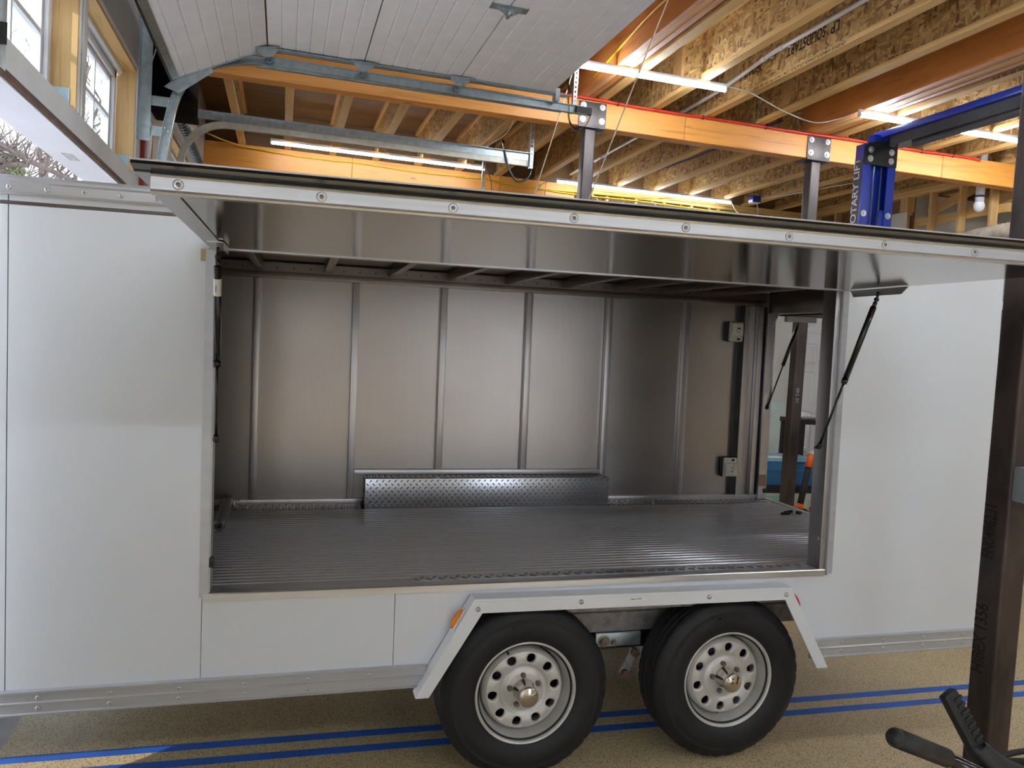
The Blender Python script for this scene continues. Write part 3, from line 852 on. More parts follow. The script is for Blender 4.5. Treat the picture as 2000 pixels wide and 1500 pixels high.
tr0 = thing('door_track', 'near roller track of the overhead door at the upper left corner of the picture', 'track', (-0.8, DY0 - 0.02, 2.3), 'garage door tracks')
part('rail', sweep_xz(MB(), full1, channel(-1), DY0 - 0.03), M['galv'], tr0)
part('wall_angle', MB().box(XL + 0.002, XL + 0.005, DY0 - 0.06, DY0 + 0.0, 2.2, 3.7), M['galv'], tr0)
for zz in (2.36, 2.75):
    part('track_bracket', MB().box(XL + 0.006, -0.76, DY0 - 0.07, DY0 - 0.066, zz, zz + 0.06), M['black'], tr0)

tr2 = thing('door_track', 'galvanized curved roller track of the second garage door behind the beam', 'track', (-0.83, 6.9, 2.3), 'garage door tracks')
full2 = [(-0.835, 2.3), (-0.835, 2.9)] + [(a, b) for a, b in arc(-0.485, 2.9, 0.35, math.pi, math.pi / 2, 14)][1:] + [(2.06, 3.25)]
part('rail', sweep_xz(MB(), full2, channel(-1, 0.026), 6.90), plain('pale_aluminium_track', srgb(206, 202, 190), 0.45, 0.5, var=0.05, scale=20), tr2)
part('back_angle', MB().box(-0.93, 2.07, 6.862, 6.8645, 3.272, 3.335).box(-0.93, 2.07, 6.83, 6.862, 3.332, 3.335), M['galv'], tr2)
perf_angle(tr2, 2.03, 6.83, 3.2, ZJ - 0.001)
perf_angle(tr2, 2.03, 8.62, 3.0, ZJ - 0.001)
for q in ((-0.835, 2.83), (-0.81, 2.83)):
    inst('screw', bme, (q[0], 6.864, q[1]), tr2)
part('track_stop', MB().tube(smooth_path([(1.78, 6.85, 3.42), (1.84, 6.85, 3.2), (1.93, 6.85, 3.08), (2.03, 6.85, 3.12), (2.05, 6.85, 3.2)], 5), 0.009, 6), M['black_gloss'], tr2)

# black box and boards on the left wall beyond the track
bx = thing('equipment_box', 'black box mounted high on the left wall behind the door track', 'box', (-0.8, 6.0, 3.12))
part('cabinet', MB().box(XL + 0.002, -0.66, 5.70, 6.30, 3.12, 3.70), M['matte_black'], bx, 0.01)
part('base_rim', MB().box(XL + 0.002, -0.65, 5.69, 6.31, 3.085, 3.119), M['matte_black'], bx, 0.006)
cb = thing('hanging_cable', 'thin pale cable looping down beside the black wall box', 'cable', (-0.9, 5.66, 3.2))
part('wire', MB().tube(smooth_path([(-0.9, 5.66, 3.62), (-0.865, 5.66, 3.55), (-0.855, 5.66, 3.42), (-0.88, 5.66, 3.3), (-0.91, 5.66, 3.24)], 6), 0.004, 6), M['white_wire'], cb)
rb = thing('red_board', 'red painted upright board on the left wall below the black box', 'board', (XL, 6.05, 2.3))
part('board', MB().box(XL + 0.001, XL + 0.03, 5.72, 5.98, 2.2, 3.0), M['red_paint'], rb, 0.003)
part('lamp_lens', MB().sphere((XL + 0.036, 5.80, 2.83), (0.02, 0.05, 0.14), 14, 10), M['white_paint'], rb)  # white oval put in for a bright patch of sunlight
part('edge_strip', MB().box(XL + 0.001, XL + 0.034, 5.985, 6.02, 2.2, 3.0), M['pine_z'], rb)

# corrugated conduit along the left wall
fc_ = thing('flexible_conduit', 'black corrugated conduit with pale rings along the left wall', 'conduit', (-0.85, 7.9, 3.2))
cp = smooth_path([(-0.84, 6.65, 3.24), (-0.835, 7.2, 3.22), (-0.84, 7.8, 3.21), (-0.845, 8.5, 3.19), (-0.84, 9.3, 3.14)], 8)
part('core', MB().tube(cp, 0.036, 12), M['black'], fc_)
rg = MB()
tot = 0.0; last = -1
for i in range(len(cp) - 1):
    seg = (cp[i + 1] - cp[i]); L = seg.length; k = 0
    while tot + k * 0.0 <= 1e9 and last + 0.075 < tot + L:
        last = max(last + 0.075, tot)
        c = cp[i] + seg * ((last - tot) / L)
        dd = seg.normalized()
        rg.cyl(c - dd * 0.007, c + dd * 0.007, 0.0415, n=12, caps=True)
    tot += L
part('rings', rg, M['galv'], fc_, kind='stuff')

# ------------------------------------------------------------------ blue two-post lift
lx0, lx1, ly0, ly1, lz1 = 4.405, 4.722, 5.45, 5.545, 3.44
lf = thing('car_lift', 'blue two-post car lift with overhead crossbar standing behind the trailer', 'car lift', ((lx0 + lx1) / 2, ly1, 0))
def lift_post(y0, y1, sgn):
    m = MB(); t = 0.012
    yb = y1 if sgn > 0 else y0
    m.box(lx0, lx0 + t, y0, y1, 0.02, lz1 - 0.03).box(lx1 - t, lx1, y0, y1, 0.02, lz1 - 0.03)
    m.box(lx0 + t, lx1 - t, *( (y1 - t, y1) if sgn > 0 else (y0, y0 + t)), 0.02, lz1 - 0.03)
    a, b = (y0, y0 + t) if sgn > 0 else (y1 - t, y1)
    m.box(lx0 + t, lx0 + 0.075, a, b, 0.02, lz1 - 0.03).box(lx1 - 0.075, lx1 - t, a, b, 0.02, lz1 - 0.03)
    return m
part('lift_post', lift_post(ly0, ly1, 1), M['blue'], lf)
part('lift_post', lift_post(2.06, 2.22, -1), M['blue'], lf)
for yy in (ly0 + 0.08, 2.14):
    part('base_plate', MB().box(lx0 - 0.1, lx1 + 0.1, yy - 0.2, yy + 0.2, 0, 0.0195), M['blue'], lf)
br = MB().prism([(lx0 + 0.004, lz1 - 0.19), (lx1 - 0.004, lz1 - 0.19), (lx1 - 0.004, lz1 - 0.02), (lx0 + 0.17, lz1 + 0.015), (lx0 + 0.03, lz1 - 0.02), (lx0 + 0.004, lz1 - 0.06)], 'y', ly0 - 0.012, ly0 - 0.001)
bk = part('top_bracket', br, M['black'], lf)
for bx_ in (0.055, 0.255):
    for bz in (-0.075, -0.145):
        inst('bolt', bolt_me, (lx0 + bx_, ly0 - 0.0125, lz1 + bz), bk)
for bx_ in (0.04, 0.277):
    inst('bolt', bolt_me, (lx0 + bx_, ly0 - 0.0005, 2.86), lf)
for dx, nm in ((0.13, 0), (0.20, 1)):
    part('cable', MB().cyl((lx0 + dx, ly0 + 0.03, 0.3), (lx0 + dx + 0.004, ly0 + 0.03, lz1 - 0.19), 0.006, n=8), M['galv'], lf)
part('carriage', MB().box(lx0 + 0.20, lx1 - 0.07, ly0 + 0.015, ly1 - 0.02, 2.0, 2.9), M['blue'], lf)
part('stem', MB().box(lx0 + 0.10, lx0 + 0.24, ly0 + 0.01, ly1 - 0.005, lz1 - 0.03, 3.50).box(lx0 + 0.2, lx0 + 0.30, ly0 - 0.004, ly0 + 0.05, lz1 - 0.01, 3.48), M['blue'], lf, 0.006)
part('stem_cover', MB().box(lx0 + 0.205, lx0 + 0.305, ly0 - 0.03, ly0 - 0.005, lz1 + 0.0, 3.48), M['black'], lf, 0.004)
part('crossbar', MB().box(4.565, 4.72, 2.06, 5.60, 3.478, 3.53), M['blue'], lf, 0.006)
part('crossbar_web', MB().box(4.60, 4.72, 2.06, 5.40, 3.40, 3.477), plain('dark_grey_enamel', srgb(70, 74, 82), 0.25, var=0.06, coat=0.4), lf)
part('padded_bar', MB().cyl((4.66, 2.4, 3.385), (4.66, 5.2, 3.385), 0.026, n=16), plain('grey_foam_pad', srgb(112, 112, 114), 0.4, 0.4, var=0.05), lf)
lettering('ROTARY LIFT', 0.10, plain('white_decal', srgb(214, 214, 220), 0.4, var=0.03), lambda u, v: (lx0 - 0.0015, ly0 + 0.016 + v * 0.95, 2.72 + u * 0.98), lf)
part('decal', MB().box(lx0 - 0.001, lx0 - 0.0001, ly0 + 0.012, ly1 - 0.01, 1.9, 3.3), plain('dark_decal', srgb(54, 58, 78), 0.35, var=0.05), lf)

# ------------------------------------------------------------------ hoses, cables, pipes
hose = thing('air_hose', 'red air hose clipped along the top of the centre beam', 'hose', (4.0, 6.3, 3.7))
hp = smooth_path([(1.75, 6.315, 3.712), (2.3, 6.312, 3.712), (3.0, 6.314, 3.700), (3.7, 6.313, 3.704), (4.35, 6.313, 3.700), (5.0, 6.313, 3.708), (5.7, 6.313, 3.703), (6.25, 6.314, 3.711), (6.45, 6.316, 3.700)], 10)
part('hose', MB().tube(hp, 0.0125, 10), M['red_hose'], hose)
cl = MB().tube([(0, 0.016 * math.cos(a), 0.016 * math.sin(a)) for a in [i * math.pi / 6 for i in range(12)]], 0.004, 6, True).mesh('clip', M['black'])
for xx, zz in ((2.62, 3.705), (3.42, 3.702), (4.05, 3.702), (5.12, 3.707), (5.75, 3.704), (6.12, 3.709)):
    inst('clip', cl, (xx, 6.313, zz), hose)

def cable(name, label, cat, pts, r, mat, group=None, k=8, n=8):
    p = smooth_path(pts, k)
    return solo(name, MB().tube(p, r, n), mat, label, cat, pts[0], group)
cable('power_cord', 'white cord drooping between the short and the long front tube lights', 'cord', [(3.18, 5.53, 3.70), (3.4, 5.55, 3.69), (3.75, 5.6, 3.61), (4.05, 5.62, 3.57), (4.25, 5.6, 3.62), (4.43, 5.58, 3.70)], 0.0045, M['white_wire'], 'light cords')
cable('power_cord', 'brown cord from the far left tube light down to the back header', 'cord', [(2.2, 9.2, 3.70), (2.32, 9.4, 3.6), (2.42, 9.6, 3.42), (2.6, 9.65, 3.2)], 0.006, plain('brown_cord', srgb(150, 110, 80), 0.6), 'light cords')
cable('power_cord', 'thin cord bending from the far right tube light to the header', 'cord', [(3.14, 9.39, 3.70), (3.0, 9.5, 3.64), (2.9, 9.63, 3.45), (2.85, 9.65, 3.2)], 0.005, M['white_wire'], 'light cords')
cable('yellow_cable', 'yellow cable swagged along the top of the orange back header', 'cable', [(-0.9, 9.3, 3.72), (-0.6, 9.55, 3.69), (0.0, 9.655, 3.66), (0.45, 9.66, 3.655), (0.8, 9.66, 3.665), (1.4, 9.66, 3.64), (1.9, 9.66, 3.65), (2.1, 9.66, 3.66), (2.6, 9.66, 3.63), (3.45, 9.66, 3.60), (4.4, 9.655, 3.61), (5.4, 9.655, 3.60), (6.2, 9.655, 3.63)], 0.008, M['yellow_wire'], 'yellow cables')
cable('yellow_cable', 'second yellow cable bunched below the first on the framed back wall', 'cable', [(1.95, 9.655, 3.64), (2.4, 9.65, 3.655), (3.0, 9.652, 3.62), (3.8, 9.65, 3.635), (4.5, 9.65, 3.66), (4.75, 9.6, 3.69), (4.9, 9.5, 3.70)], 0.007, M['yellow_wire'], 'yellow cables')
cable('yellow_cable', 'yellow cable stapled to the laminated ceiling member beside the door end', 'cable', [(2.25, 5.95, 3.76), (2.252, 5.4, 3.83), (2.25, 4.9, 3.88), (2.252, 4.3, 3.89), (2.25, 3.6, 3.93), (2.252, 2.6, 3.95)], 0.009, M['yellow_wire'], 'yellow cables')
for i in range(5):
    xx = 3.72 + 0.42 * i
    cable('yellow_cable', 'yellow cable bending down between back wall studs, %s gap from the left' % ('first', 'second', 'third', 'fourth', 'fifth')[i], 'cable', [(xx, 9.635, 3.62), (xx + 0.05, 9.69, 3.6), (xx + 0.06, 9.72, 3.5), (xx + 0.03, 9.725, 3.25)], 0.006, M['yellow_wire'] if i % 2 else M['white_wire'], 'cables between the studs') if i % 2 else cable('white_cable', 'white cable bending down between back wall studs, %s gap from the left' % ('first', 'second', 'third', 'fourth', 'fifth')[i], 'cable', [(xx, 9.635, 3.62), (xx + 0.1, 9.69, 3.58), (xx + 0.16, 9.72, 3.5), (xx + 0.2, 9.725, 3.25)], 0.006, M['white_wire'], 'cables between the studs')
cd = thing('conduit_pipe', 'long straight white conduit strapped along the joist with the big stamp', 'pipe', (3.40, 4.0, 3.83))
part('pipe', MB().tube([(3.40, YF, 3.912), (3.40, 5.2, 3.912)] + smooth_path([(3.40, 5.35, 3.908), (3.40, 5.7, 3.872), (3.40, 6.1, 3.845), (3.40, 6.4, 3.838)], 4) + [(3.40, 9.6, 3.83)], 0.0165, 12), M['pvc'], cd)
for yy, zz in ((3.0, 3.912), (5.2, 3.912), (5.42, 3.902), (7.2, 3.836), (8.6, 3.832)):
    part('strap', MB().cyl((3.40, yy - 0.05, zz), (3.40, yy, zz), 0.0205, n=12).box(3.40, 3.48, yy - 0.04, yy - 0.01, zz + 0.015, zz + 0.019), M['pvc'], cd)
cable('purple_pipe', 'dark purple pipe running slantwise along a joist behind the beam', 'pipe', [(4.08, 9.35, 3.80), (4.30, 8.5, 3.85), (4.38, 7.6, 3.86), (4.40, 6.6, 3.88)], 0.012, M['pex'])
cable('joist_cable', 'thin white cable hanging under a dark joist left of the first column', 'cable', [(1.6, 6.6, 3.70), (1.9, 7.0, 3.695), (2.0, 7.6, 3.68), (1.96, 8.4, 3.705)], 0.005, M['white_wire'])
cable('black_wire', 'short black wire sticking out over the beam left of the lift', 'cable', [(4.73, 6.30, 3.735), (4.735, 6.25, 3.80), (4.75, 6.1, 3.86), (4.765, 6.0, 3.88)], 0.008, M['black'])
cable('pull_cord', 'thin tan cord hanging slantwise in front of the beam, right of the column', 'cord', [(2.10, 4.40, 3.72), (2.0, 4.7, 3.16), (1.90, 5.0, 2.59), (1.60, 5.92, 0.9), (1.44, 6.4, 0.0)], 0.0045, M['cord'], 'hanging cords', 4, 6)
cable('pull_cord', 'thin tan cord hanging from the end of the short tube light, left of the column', 'cord', [(2.02, 5.80, 3.72), (1.94, 5.95, 3.25), (1.85, 6.1, 2.77), (1.6, 6.5, 1.4), (1.35, 6.97, 0.0)], 0.0045, M['cord'], 'hanging cords', 4, 6)
ob = thing('outlet_box', 'blue electrical box under the joists by the far right tube light', 'box', (5.72, 9.05, 3.6))
part('box_body', MB().box(5.66, 5.78, 9.0, 9.1, 3.64, ZJ - 0.001), M['blue'], ob, 0.006)
part('outlet_face', MB().box(5.665, 5.775, 9.005, 9.095, 3.63, 3.6395), M['white_paint'], ob)
part('plug_cord', MB().tube(smooth_path([(5.59, 9.39, 3.69), (5.62, 9.3, 3.55), (5.66, 9.1, 3.46), (5.74, 9.0, 3.47), (5.75, 9.03, 3.60), (5.73, 9.05, 3.63)], 6), 0.006, 6), M['white_wire'], ob)
cable('joist_cable', 'white cable looping up to the joists from the blue electrical box', 'cable', [(5.78, 9.0, 3.69), (5.95, 8.6, 3.70), (6.1, 8.0, 3.708), (6.3, 7.2, 3.706)], 0.006, M['white_wire'])

# vent pipe and flexible duct at the right
vp = thing('vent_pipe', 'white pipe with rounded end hanging down below the beam at the right', 'pipe', (6.78, 6.62, 3.28))
part('pipe', MB().cyl((6.78, 6.60, 3.36), (6.78, 6.60, 4.125), 0.042, n=18), M['pvc'], vp)
part('elbow', MB().sphere((6.78, 6.60, 3.34), (0.052, 0.052, 0.062), 18, 12), M['pvc'], vp)
part('purple_strap', MB().cyl((6.78, 6.60, 3.425), (6.78, 6.60, 3.445), 0.045, n=18), M['pex'], vp)
dm, dnt, db = base_mat('translucent_ribbed_duct')
dn = noise(dnt, coords(dnt), 8, 3); dr_ = ramp(dnt, [(0.3, srgb(150, 138, 124)), (0.7, srgb(188, 178, 164))])
dnt.links.new(dn.outputs[0], dr_.inputs[0]); dnt.links.new(dr_.outputs[0], db.inputs['Base Color']); db.inputs['Roughness'].default_value = 0.25; db.inputs['Coat Weight'].default_value = 0.5
du = thing('flexible_duct', 'clear grey ribbed flexible duct beside the dark foreground column', 'duct', (6.5, 6.3, 2.9))
dpts = smooth_path([(6.36, 6.66, 2.76), (6.42, 6.58, 2.88), (6.5, 6.40, 2.945), (6.52, 6.15, 2.965), (6.55, 5.8, 2.985)], 16)
part('ribbed_hose', MB().tube(dpts, [0.088 + 0.009 * (i % 2) for i in range(len(dpts))], 20), dm, du)
part('clamp', MB().cyl((6.335, 6.69, 2.66), (6.36, 6.66, 2.77), 0.095, n=20), M['galv'], du)
part('stack', MB().cyl((6.335, 6.69, 0.0), (6.335, 6.69, 2.67), 0.085, n=20), dm, du)
# ------------------------------------------------------------------ trailer
TM = Matrix(((9.99594901e-01, 2.04206890e-02, -1.98249738e-02, 0.94),
             (-2.04401602e-02, 9.99790774e-01, -7.79996902e-04, 2.80),
             (1.98048979e-02, 1.18490657e-03, 9.99803162e-01, 0.0),
             (0, 0, 0, 1)))
TI = TM.inverted()
def thing_t(name, label, cat, loc, group=None):
    """a thing whose parts are written in the trailer's frame"""
    o = bpy.data.objects.new(name, None); COL.objects.link(o)
    o.matrix_world = TM @ Matrix.Translation(loc)
    ORG[o.name] = Vector(loc)
    return tag(o, label, cat, group)

tr = thing_t('cargo_trailer', 'white cargo trailer with raised side awning, bare aluminium interior and tandem wheels', 'trailer', (0, 0, 0))
XA, XZ = -2.9, 2.10
ZF = 0.748
WID = 1.50
# outer skin panels
def skin(poly, name='side_panel'):
    return part(name, MB().prism(poly, 'y', 0.0, 0.018), M['skin'], tr)
skin([(XA, 0.45), (-1.7355, 0.45), (-1.7355, 2.035), (XA, 2.035)])
skin([(-1.7325, 0.45), (-1.1475, 0.45), (-1.1475, 2.035), (-1.7325, 2.035)])
skin([(-1.1455, 0.45), (-0.4965, 0.45), (-0.4965, 0.722), (-1.1455, 0.722)])
skin([(-0.4945, 0.45), (-0.368, 0.45), (-0.222, 0.704), (-0.222, 0.722), (-0.4945, 0.722)])
skin([(-0.222, 0.704), (1.086, 0.697), (1.086, 0.722), (-0.222, 0.722)])
skin([(1.086, 0.697), (1.226, 0.45), (XZ, 0.45), (XZ, 2.035), (1.302, 2.035), (1.302, 0.722), (1.086, 0.722)])
skin([(-1.1475, 1.905), (1.302, 1.905), (1.302, 2.035), (-1.1475, 2.035)])
seam = MB().box(-1.7355, -1.7325, 0.004, 0.02, 0.45, 2.035).box(-1.1475, -1.1455, 0.003, 0.02, 0.45, 0.722)
part('seam_backing', seam, M['black'], tr)
part('far_side_panel', MB().box(XA, 1.93, WID, WID + 0.018, 0.45, 2.06), M['skin'], tr)
part('end_panel', MB().box(XA - 0.018, XA, 0.0, WID + 0.018, 0.45, 2.06), M['skin'], tr)
part('roof_sheet', MB().prism([(0.0, 2.075), (0.3, 2.11), (1.2, 2.11), (WID + 0.018, 2.075), (WID + 0.018, 2.06), (0.0, 2.06)], 'x', XA - 0.018, XZ), M['alu'], tr)
# rails with rivets
rivet = MB().lathe([(0.0085, 0.0), (0.0082, 0.002), (0.006, 0.0042), (0.0025, 0.005), (0.002, 0.0035), (0.0, 0.0035)], (0, 0, 0), (0, -1, 0), 14).mesh('rivet', M['bolt'])
def two_tone(me, r):
    me.materials.append(M['nut'])
    for pl in me.polygons:
        c = pl.center
        if math.hypot(c.x, c.z) < r: pl.material_index = 1
two_tone(rivet, 0.0035)
def rail(x0, x1, name='bottom_rail'):
    p = [(0.0, 0.374), (-0.016, 0.374), (-0.017, 0.379), (-0.012, 0.382), (-0.012, 0.409), (-0.016, 0.412), (-0.016, 0.416), (-0.012, 0.419), (-0.012, 0.444), (-0.018, 0.447), (-0.018, 0.453), (0.0, 0.455)]
    return part(name, MB().prism(p, 'x', x0, x1), M['alu_white'], tr)
rl = rail(XA, -0.375); rr = rail(1.235, XZ)
for i in range(8):
    xx = -1.846 + 0.211 * i
    if xx < -0.40:
        for zz in (0.430, 0.395): inst('rivet', rivet, (xx, -0.012, zz), rl)
for xx in (1.277, 1.384, 1.591, 1.797, 2.006):
    for zz in (0.432, 0.397): inst('rivet', rivet, (xx, -0.012, zz), rr)
tp = [(0.0, 2.030), (-0.013, 2.030), (-0.015, 2.035), (-0.011, 2.038), (-0.011, 2.066), (-0.016, 2.070), (-0.014, 2.080), (-0.004, 2.090), (0.02, 2.094), (0.02, 2.06), (0.0, 2.06)]
tpr = part('top_rail', MB().prism(tp, 'x', XA, XZ), M['alu'], tr)
xx = -1.94
while xx < 2.05:
    inst('rivet', rivet, (xx, -0.011, 2.052), tpr); xx += 0.1055
# frame of the serving opening
part('opening_trim', MB().box(-1.156, -1.126, -0.006, 0.0, 0.735, 1.90).box(-1.128, -1.122, 0.0, 0.075, 0.75, 1.93), M['alu_white'], tr)
jr = part('opening_trim', MB().box(1.294, 1.318, -0.008, 0.0, 0.73, 1.905).box(1.288, 1.294, -0.012, 0.0, 0.73, 1.905), M['alu_white'], tr)
part('jamb_post', MB().box(1.262, 1.30, 0.001, 0.085, 0.748, 1.96), M['alu_z'], tr, 0.002)
part('jamb_post', MB().box(-1.16, -1.128, 0.019, 0.075, 0.748, 1.96), M['alu_z'], tr)
part('head_tube', MB().box(-1.16, 1.30, 0.02, 0.07, 1.912, 1.955), M['alu_z'], tr)
part('sill', MB().prism([(-0.010, 0.722), (-0.010, 0.745), (-0.006, 0.7485), (0.04, 0.7485), (0.04, 0.722)], 'x', -1.145, 1.285), M['alu'], tr)
part('latch_catch', MB().box(1.268, 1.285, -0.003, 0.012, 0.835, 0.86).cyl((1.262, 0.02, 0.872), (1.258, 0.02, 0.872), 0.007, n=10), M['bolt'], tr)
part('rubber_stop', MB().box(-1.128, -1.112, -0.004, 0.02, 0.835, 0.87), M['black'], tr, 0.004)
part('tape_scrap', MB().box(-1.172, -1.148, -0.003, 0.0, 1.862, 1.902), M['tan_tape'], tr)

# floor of ribbed planks
def plank(y0, y1, n=8):
    p = []; w = (y1 - y0) / n
    for i in range(n):
        a = y0 + i * w
        p += [(a + w * 0.08, ZF - 0.005), (a + w * 0.2, ZF), (a + w * 0.72, ZF), (a + w * 0.84, ZF - 0.005)]
    p = [(y0, ZF - 0.007)] + p + [(y1, ZF - 0.007), (y1, ZF - 0.03), (y0, ZF - 0.03)]
    return MB().prism(p, 'x', XA + 0.02, 1.905)
for i in range(4):
    a = 0.092 + i * 0.3025
    part('floor_plank', plank(a, a + 0.3015), M['alu_floor'], tr)
part('floor_edge', MB().box(XA + 0.02, 1.905, 0.0405, 0.0915, ZF - 0.03, ZF - 0.002), M['alu_floor'], tr)
part('subfloor', MB().box(XA, 1.93, 0.05, WID, 0.60, ZF - 0.031), M['galv_old'], tr)
part('rear_lip', MB().box(1.906, 1.945, 0.02, WID - 0.03, ZF - 0.03, ZF + 0.002), M['alu'], tr)

def lugs(mb, u0, u1, v0, v1, put, pitch=0.032, L=0.0125, W=0.0038, H=0.0028):
    """raised diamond-tread lugs, alternately turned"""
    nu = int((u1 - u0) / pitch); nv = max(1, int((v1 - v0) / pitch))
    for a in range(nu):
        for b in range(nv * 2):
            u = u0 + (a + 0.25 + 0.5 * (b % 2)) * (u1 - u0) / nu
            v = v0 + (b + 0.5) * (v1 - v0) / (nv * 2)
            s = 1 if b % 2 else -1
            d = Vector((1, s)).normalized(); n = Vector((-d.y, d.x)); c = Vector((u, v))
            P = [c - d * L, c - n * W, c + d * L, c + n * W]
            q = [put(p.x, p.y, 0.0002) for p in P] + [put((c - d * L * .45).x, (c - d * L * .45).y, H), put((c + d * L * .45).x, (c + d * L * .45).y, H)]
            mb.add(q, [(0, 1, 4), (1, 2, 5), (1, 5, 4), (2, 3, 5), (3, 0, 4), (3, 4, 5)])
    return mb
# tread strips and wheel box
for x0, x1 in ((-2.0, -0.52), (0.86, 1.89)):
    s = part('tread_strip', MB().box(x0, x1, 1.304, 1.417, ZF - 0.01, ZF + 0.001), M['diamond'], tr)
    part('tread_lugs', lugs(MB(), x0 + 0.01, x1 - 0.01, 1.306, 1.412, lambda u, v, h: (u, v, ZF + 0.001 + h)), M['diamond'], s, kind='stuff')
s = part('tread_strip', MB().box(-0.43, 1.235, 0.042, 0.092, ZF - 0.004, ZF + 0.002), M['diamond'], tr)
part('tread_lugs', lugs(MB(), -0.42, 1.23, 0.046, 0.090, lambda u, v, h: (u, v, ZF + 0.002 + h), 0.044, 0.017, 0.005), M['diamond'], s, kind='stuff')
bxf, bxb, bx0, bx1, bzt = 1.302, 1.45, -0.505, 0.842, 0.902
wbx = part('wheel_box', MB().box(bx0, bx1, bxf, bxb, ZF - 0.004, bzt), M['diamond'], tr, 0.003)
part('tread_lugs', lugs(MB(), bx0 + 0.004, bx1 - 0.004, ZF + 0.004, bzt - 0.004, lambda u, v, h: (u, bxf - h, v), 0.0315, 0.0105, 0.0036), M['diamond'], wbx, kind='stuff')
part('tread_lugs', lugs(MB(), bx0 + 0.004, bx1 - 0.004, bxf + 0.004, 1.415, lambda u, v, h: (u, v, bzt + h), 0.0315, 0.0105, 0.0036), M['diamond'], wbx, kind='stuff')
part('tread_lugs', lugs(MB(), bxf + 0.004, 1.415, ZF + 0.004, bzt - 0.004, lambda u, v, h: (bx0 - h, u, v), 0.0315, 0.0105, 0.0036), M['diamond'], wbx, kind='stuff')

# far wall: sheets between studs
SX = [-2.85, -2.4, -1.95, -1.545, -1.066, -0.572, -0.105, 0.372, 0.845, 1.335, 1.722]
for i in range(len(SX) - 1):
    part('wall_sheet', MB().box(SX[i], SX[i + 1], 1.453 + 0.0006 * (i % 2), 1.47, ZF, 1.98), M['alu_wall'], tr)
part('wall_sheet', MB().box(SX[-1], 1.90, 1.453, 1.47, ZF, 1.98), M['alu_wall'], tr)
for xs_ in SX:
    z0 = 0.928 if -0.2 < xs_ < 0.5 else ZF + 0.028
    part('stud', MB().box(xs_ - 0.017, xs_ + 0.017, 1.418, 1.4525, z0, 1.909), M['alu_z'], tr, 0.0025)
part('corner_post', MB().box(1.80, 1.832, 1.418, 1.452, ZF + 0.028, 1.909), M['alu_z'], tr, 0.002)
part('black_channel', MB().box(1.672, 1.7045, 1.425, 1.4525, ZF + 0.03, 1.905), M['black'], tr)  # black strip standing in for the dark gap beside the stud
part('base_channel', MB().box(-2.85, bx0 - 0.002, 1.417, 1.4525, ZF, ZF + 0.027), M['alu_z'], tr, 0.002)
part('base_channel', MB().box(bx1 + 0.002, 1.885, 1.417, 1.4525, ZF, ZF + 0.027), M['alu_z'], tr, 0.002)
part('cross_rail', MB().box(-0.555, 0.828, 1.417, 1.4525, bzt + 0.0005, bzt + 0.027), M['alu'], tr, 0.002)
part('top_channel', MB().box(-2.88, 1.90, 1.416, 1.4525, 1.91, 1.943), M['alu_roof'], tr, 0.002)
ang = part('roof_angle', MB().box(-2.88, 1.90, 1.432, 1.4525, 1.9435, 1.99), M['alu_roof'], tr)
hole = MB().cyl((0, 0, 0), (0, -0.0015, 0), 0.0042, n=10).mesh('rivet_hole', M['black'])
bows = [-1.39, -1.055, -0.72, -0.392, -0.077, 0.249, 0.574, 0.896, 1.182, 1.494]
for i in range(len(bows) - 1):
    for k in (1, 2, 3):
        inst('rivet_hole', hole, (bows[i] + (bows[i + 1] - bows[i]) * k / 4, 1.4318, 1.965), ang)
for xb_ in bows:
    part('roof_bow', MB().box(xb_ - 0.018, xb_ + 0.018, 0.07, 1.4315, 1.95, 1.997), M['alu_roof'], tr, 0.002)
part('ceiling_sheet', MB().box(XA, 1.93, 0.0, WID, 2.0, 2.012), M['alu_roof'], tr)

# dome lights on the far wall
def dome(x, z, flip):
    g = -1 if flip else 1
    b = part('dome_light', MB().box(x - 0.046, x + 0.046, 1.422, 1.452, z - 0.06, z + 0.06), M['black'], tr, 0.01, 3)  # black back box doubles as the dark shadow beside the lamp
    part('lamp_base', MB().box(x - 0.044, x + 0.044, 1.402, 1.4215, z - 0.058, z + 0.058), M['lamp_body'], b, 0.009, 3)
    a0, a1 = sorted((z + g * 0.052, z - g * 0.026))
    part('lens', MB().box(x - 0.038, x + 0.038, 1.388, 1.4015, a0, a1), M['lens'], b, 0.008, 3)
    part('bulb', MB().sphere((x + 0.006, 1.386, z + g * 0.012), (0.012, 0.004, 0.014), 12, 8), M['chrome'], b)
    part('switch', MB().box(x + 0.004, x + 0.022, 1.398, 1.4015, z - g * 0.044 - 0.006, z - g * 0.044 + 0.006), M['black'], b)
dome(1.645, 1.752, False)
dome(1.655, 0.943, True)

# rear end: frame, raised hatch, its strut
part('rear_post', MB().box(1.845, 1.90, 1.395, 1.452, ZF + 0.003, 1.95), M['alu_z'], tr, 0.002)
part('rear_post', MB().box(1.845, 1.90, 0.02, 0.075, ZF + 0.003, 1.95), M['alu_z'], tr, 0.002)
part('rear_header', MB().box(1.845, 1.90, 0.076, 1.394, 1.868, 1.999), M['alu_roof'], tr, 0.002)
part('gusset', MB().prism([(1.394, 1.867), (1.394, 1.79), (1.32, 1.867)], 'x', 1.872, 1.876), M['alu_z'], tr)
part('masking_scrap', MB().box(1.846, 1.895, 1.3935, 1.3948, 0.83, 0.90), plain('brown_tape', srgb(150, 120, 92), 0.7, var=0.12), tr)
part('latch', MB().box(1.88, 1.90, 1.384, 1.3945, 0.79, 0.812), M['black'], tr)
rh = part('rear_hatch', MB().box(1.93, 3.02, 0.03, 1.46, 1.868, 1.905), M['skin'], tr, 0.004)
part('hatch_lining', MB().box(1.95, 3.0, 0.05, 1.44, 1.860, 1.8675), M['black'], rh)

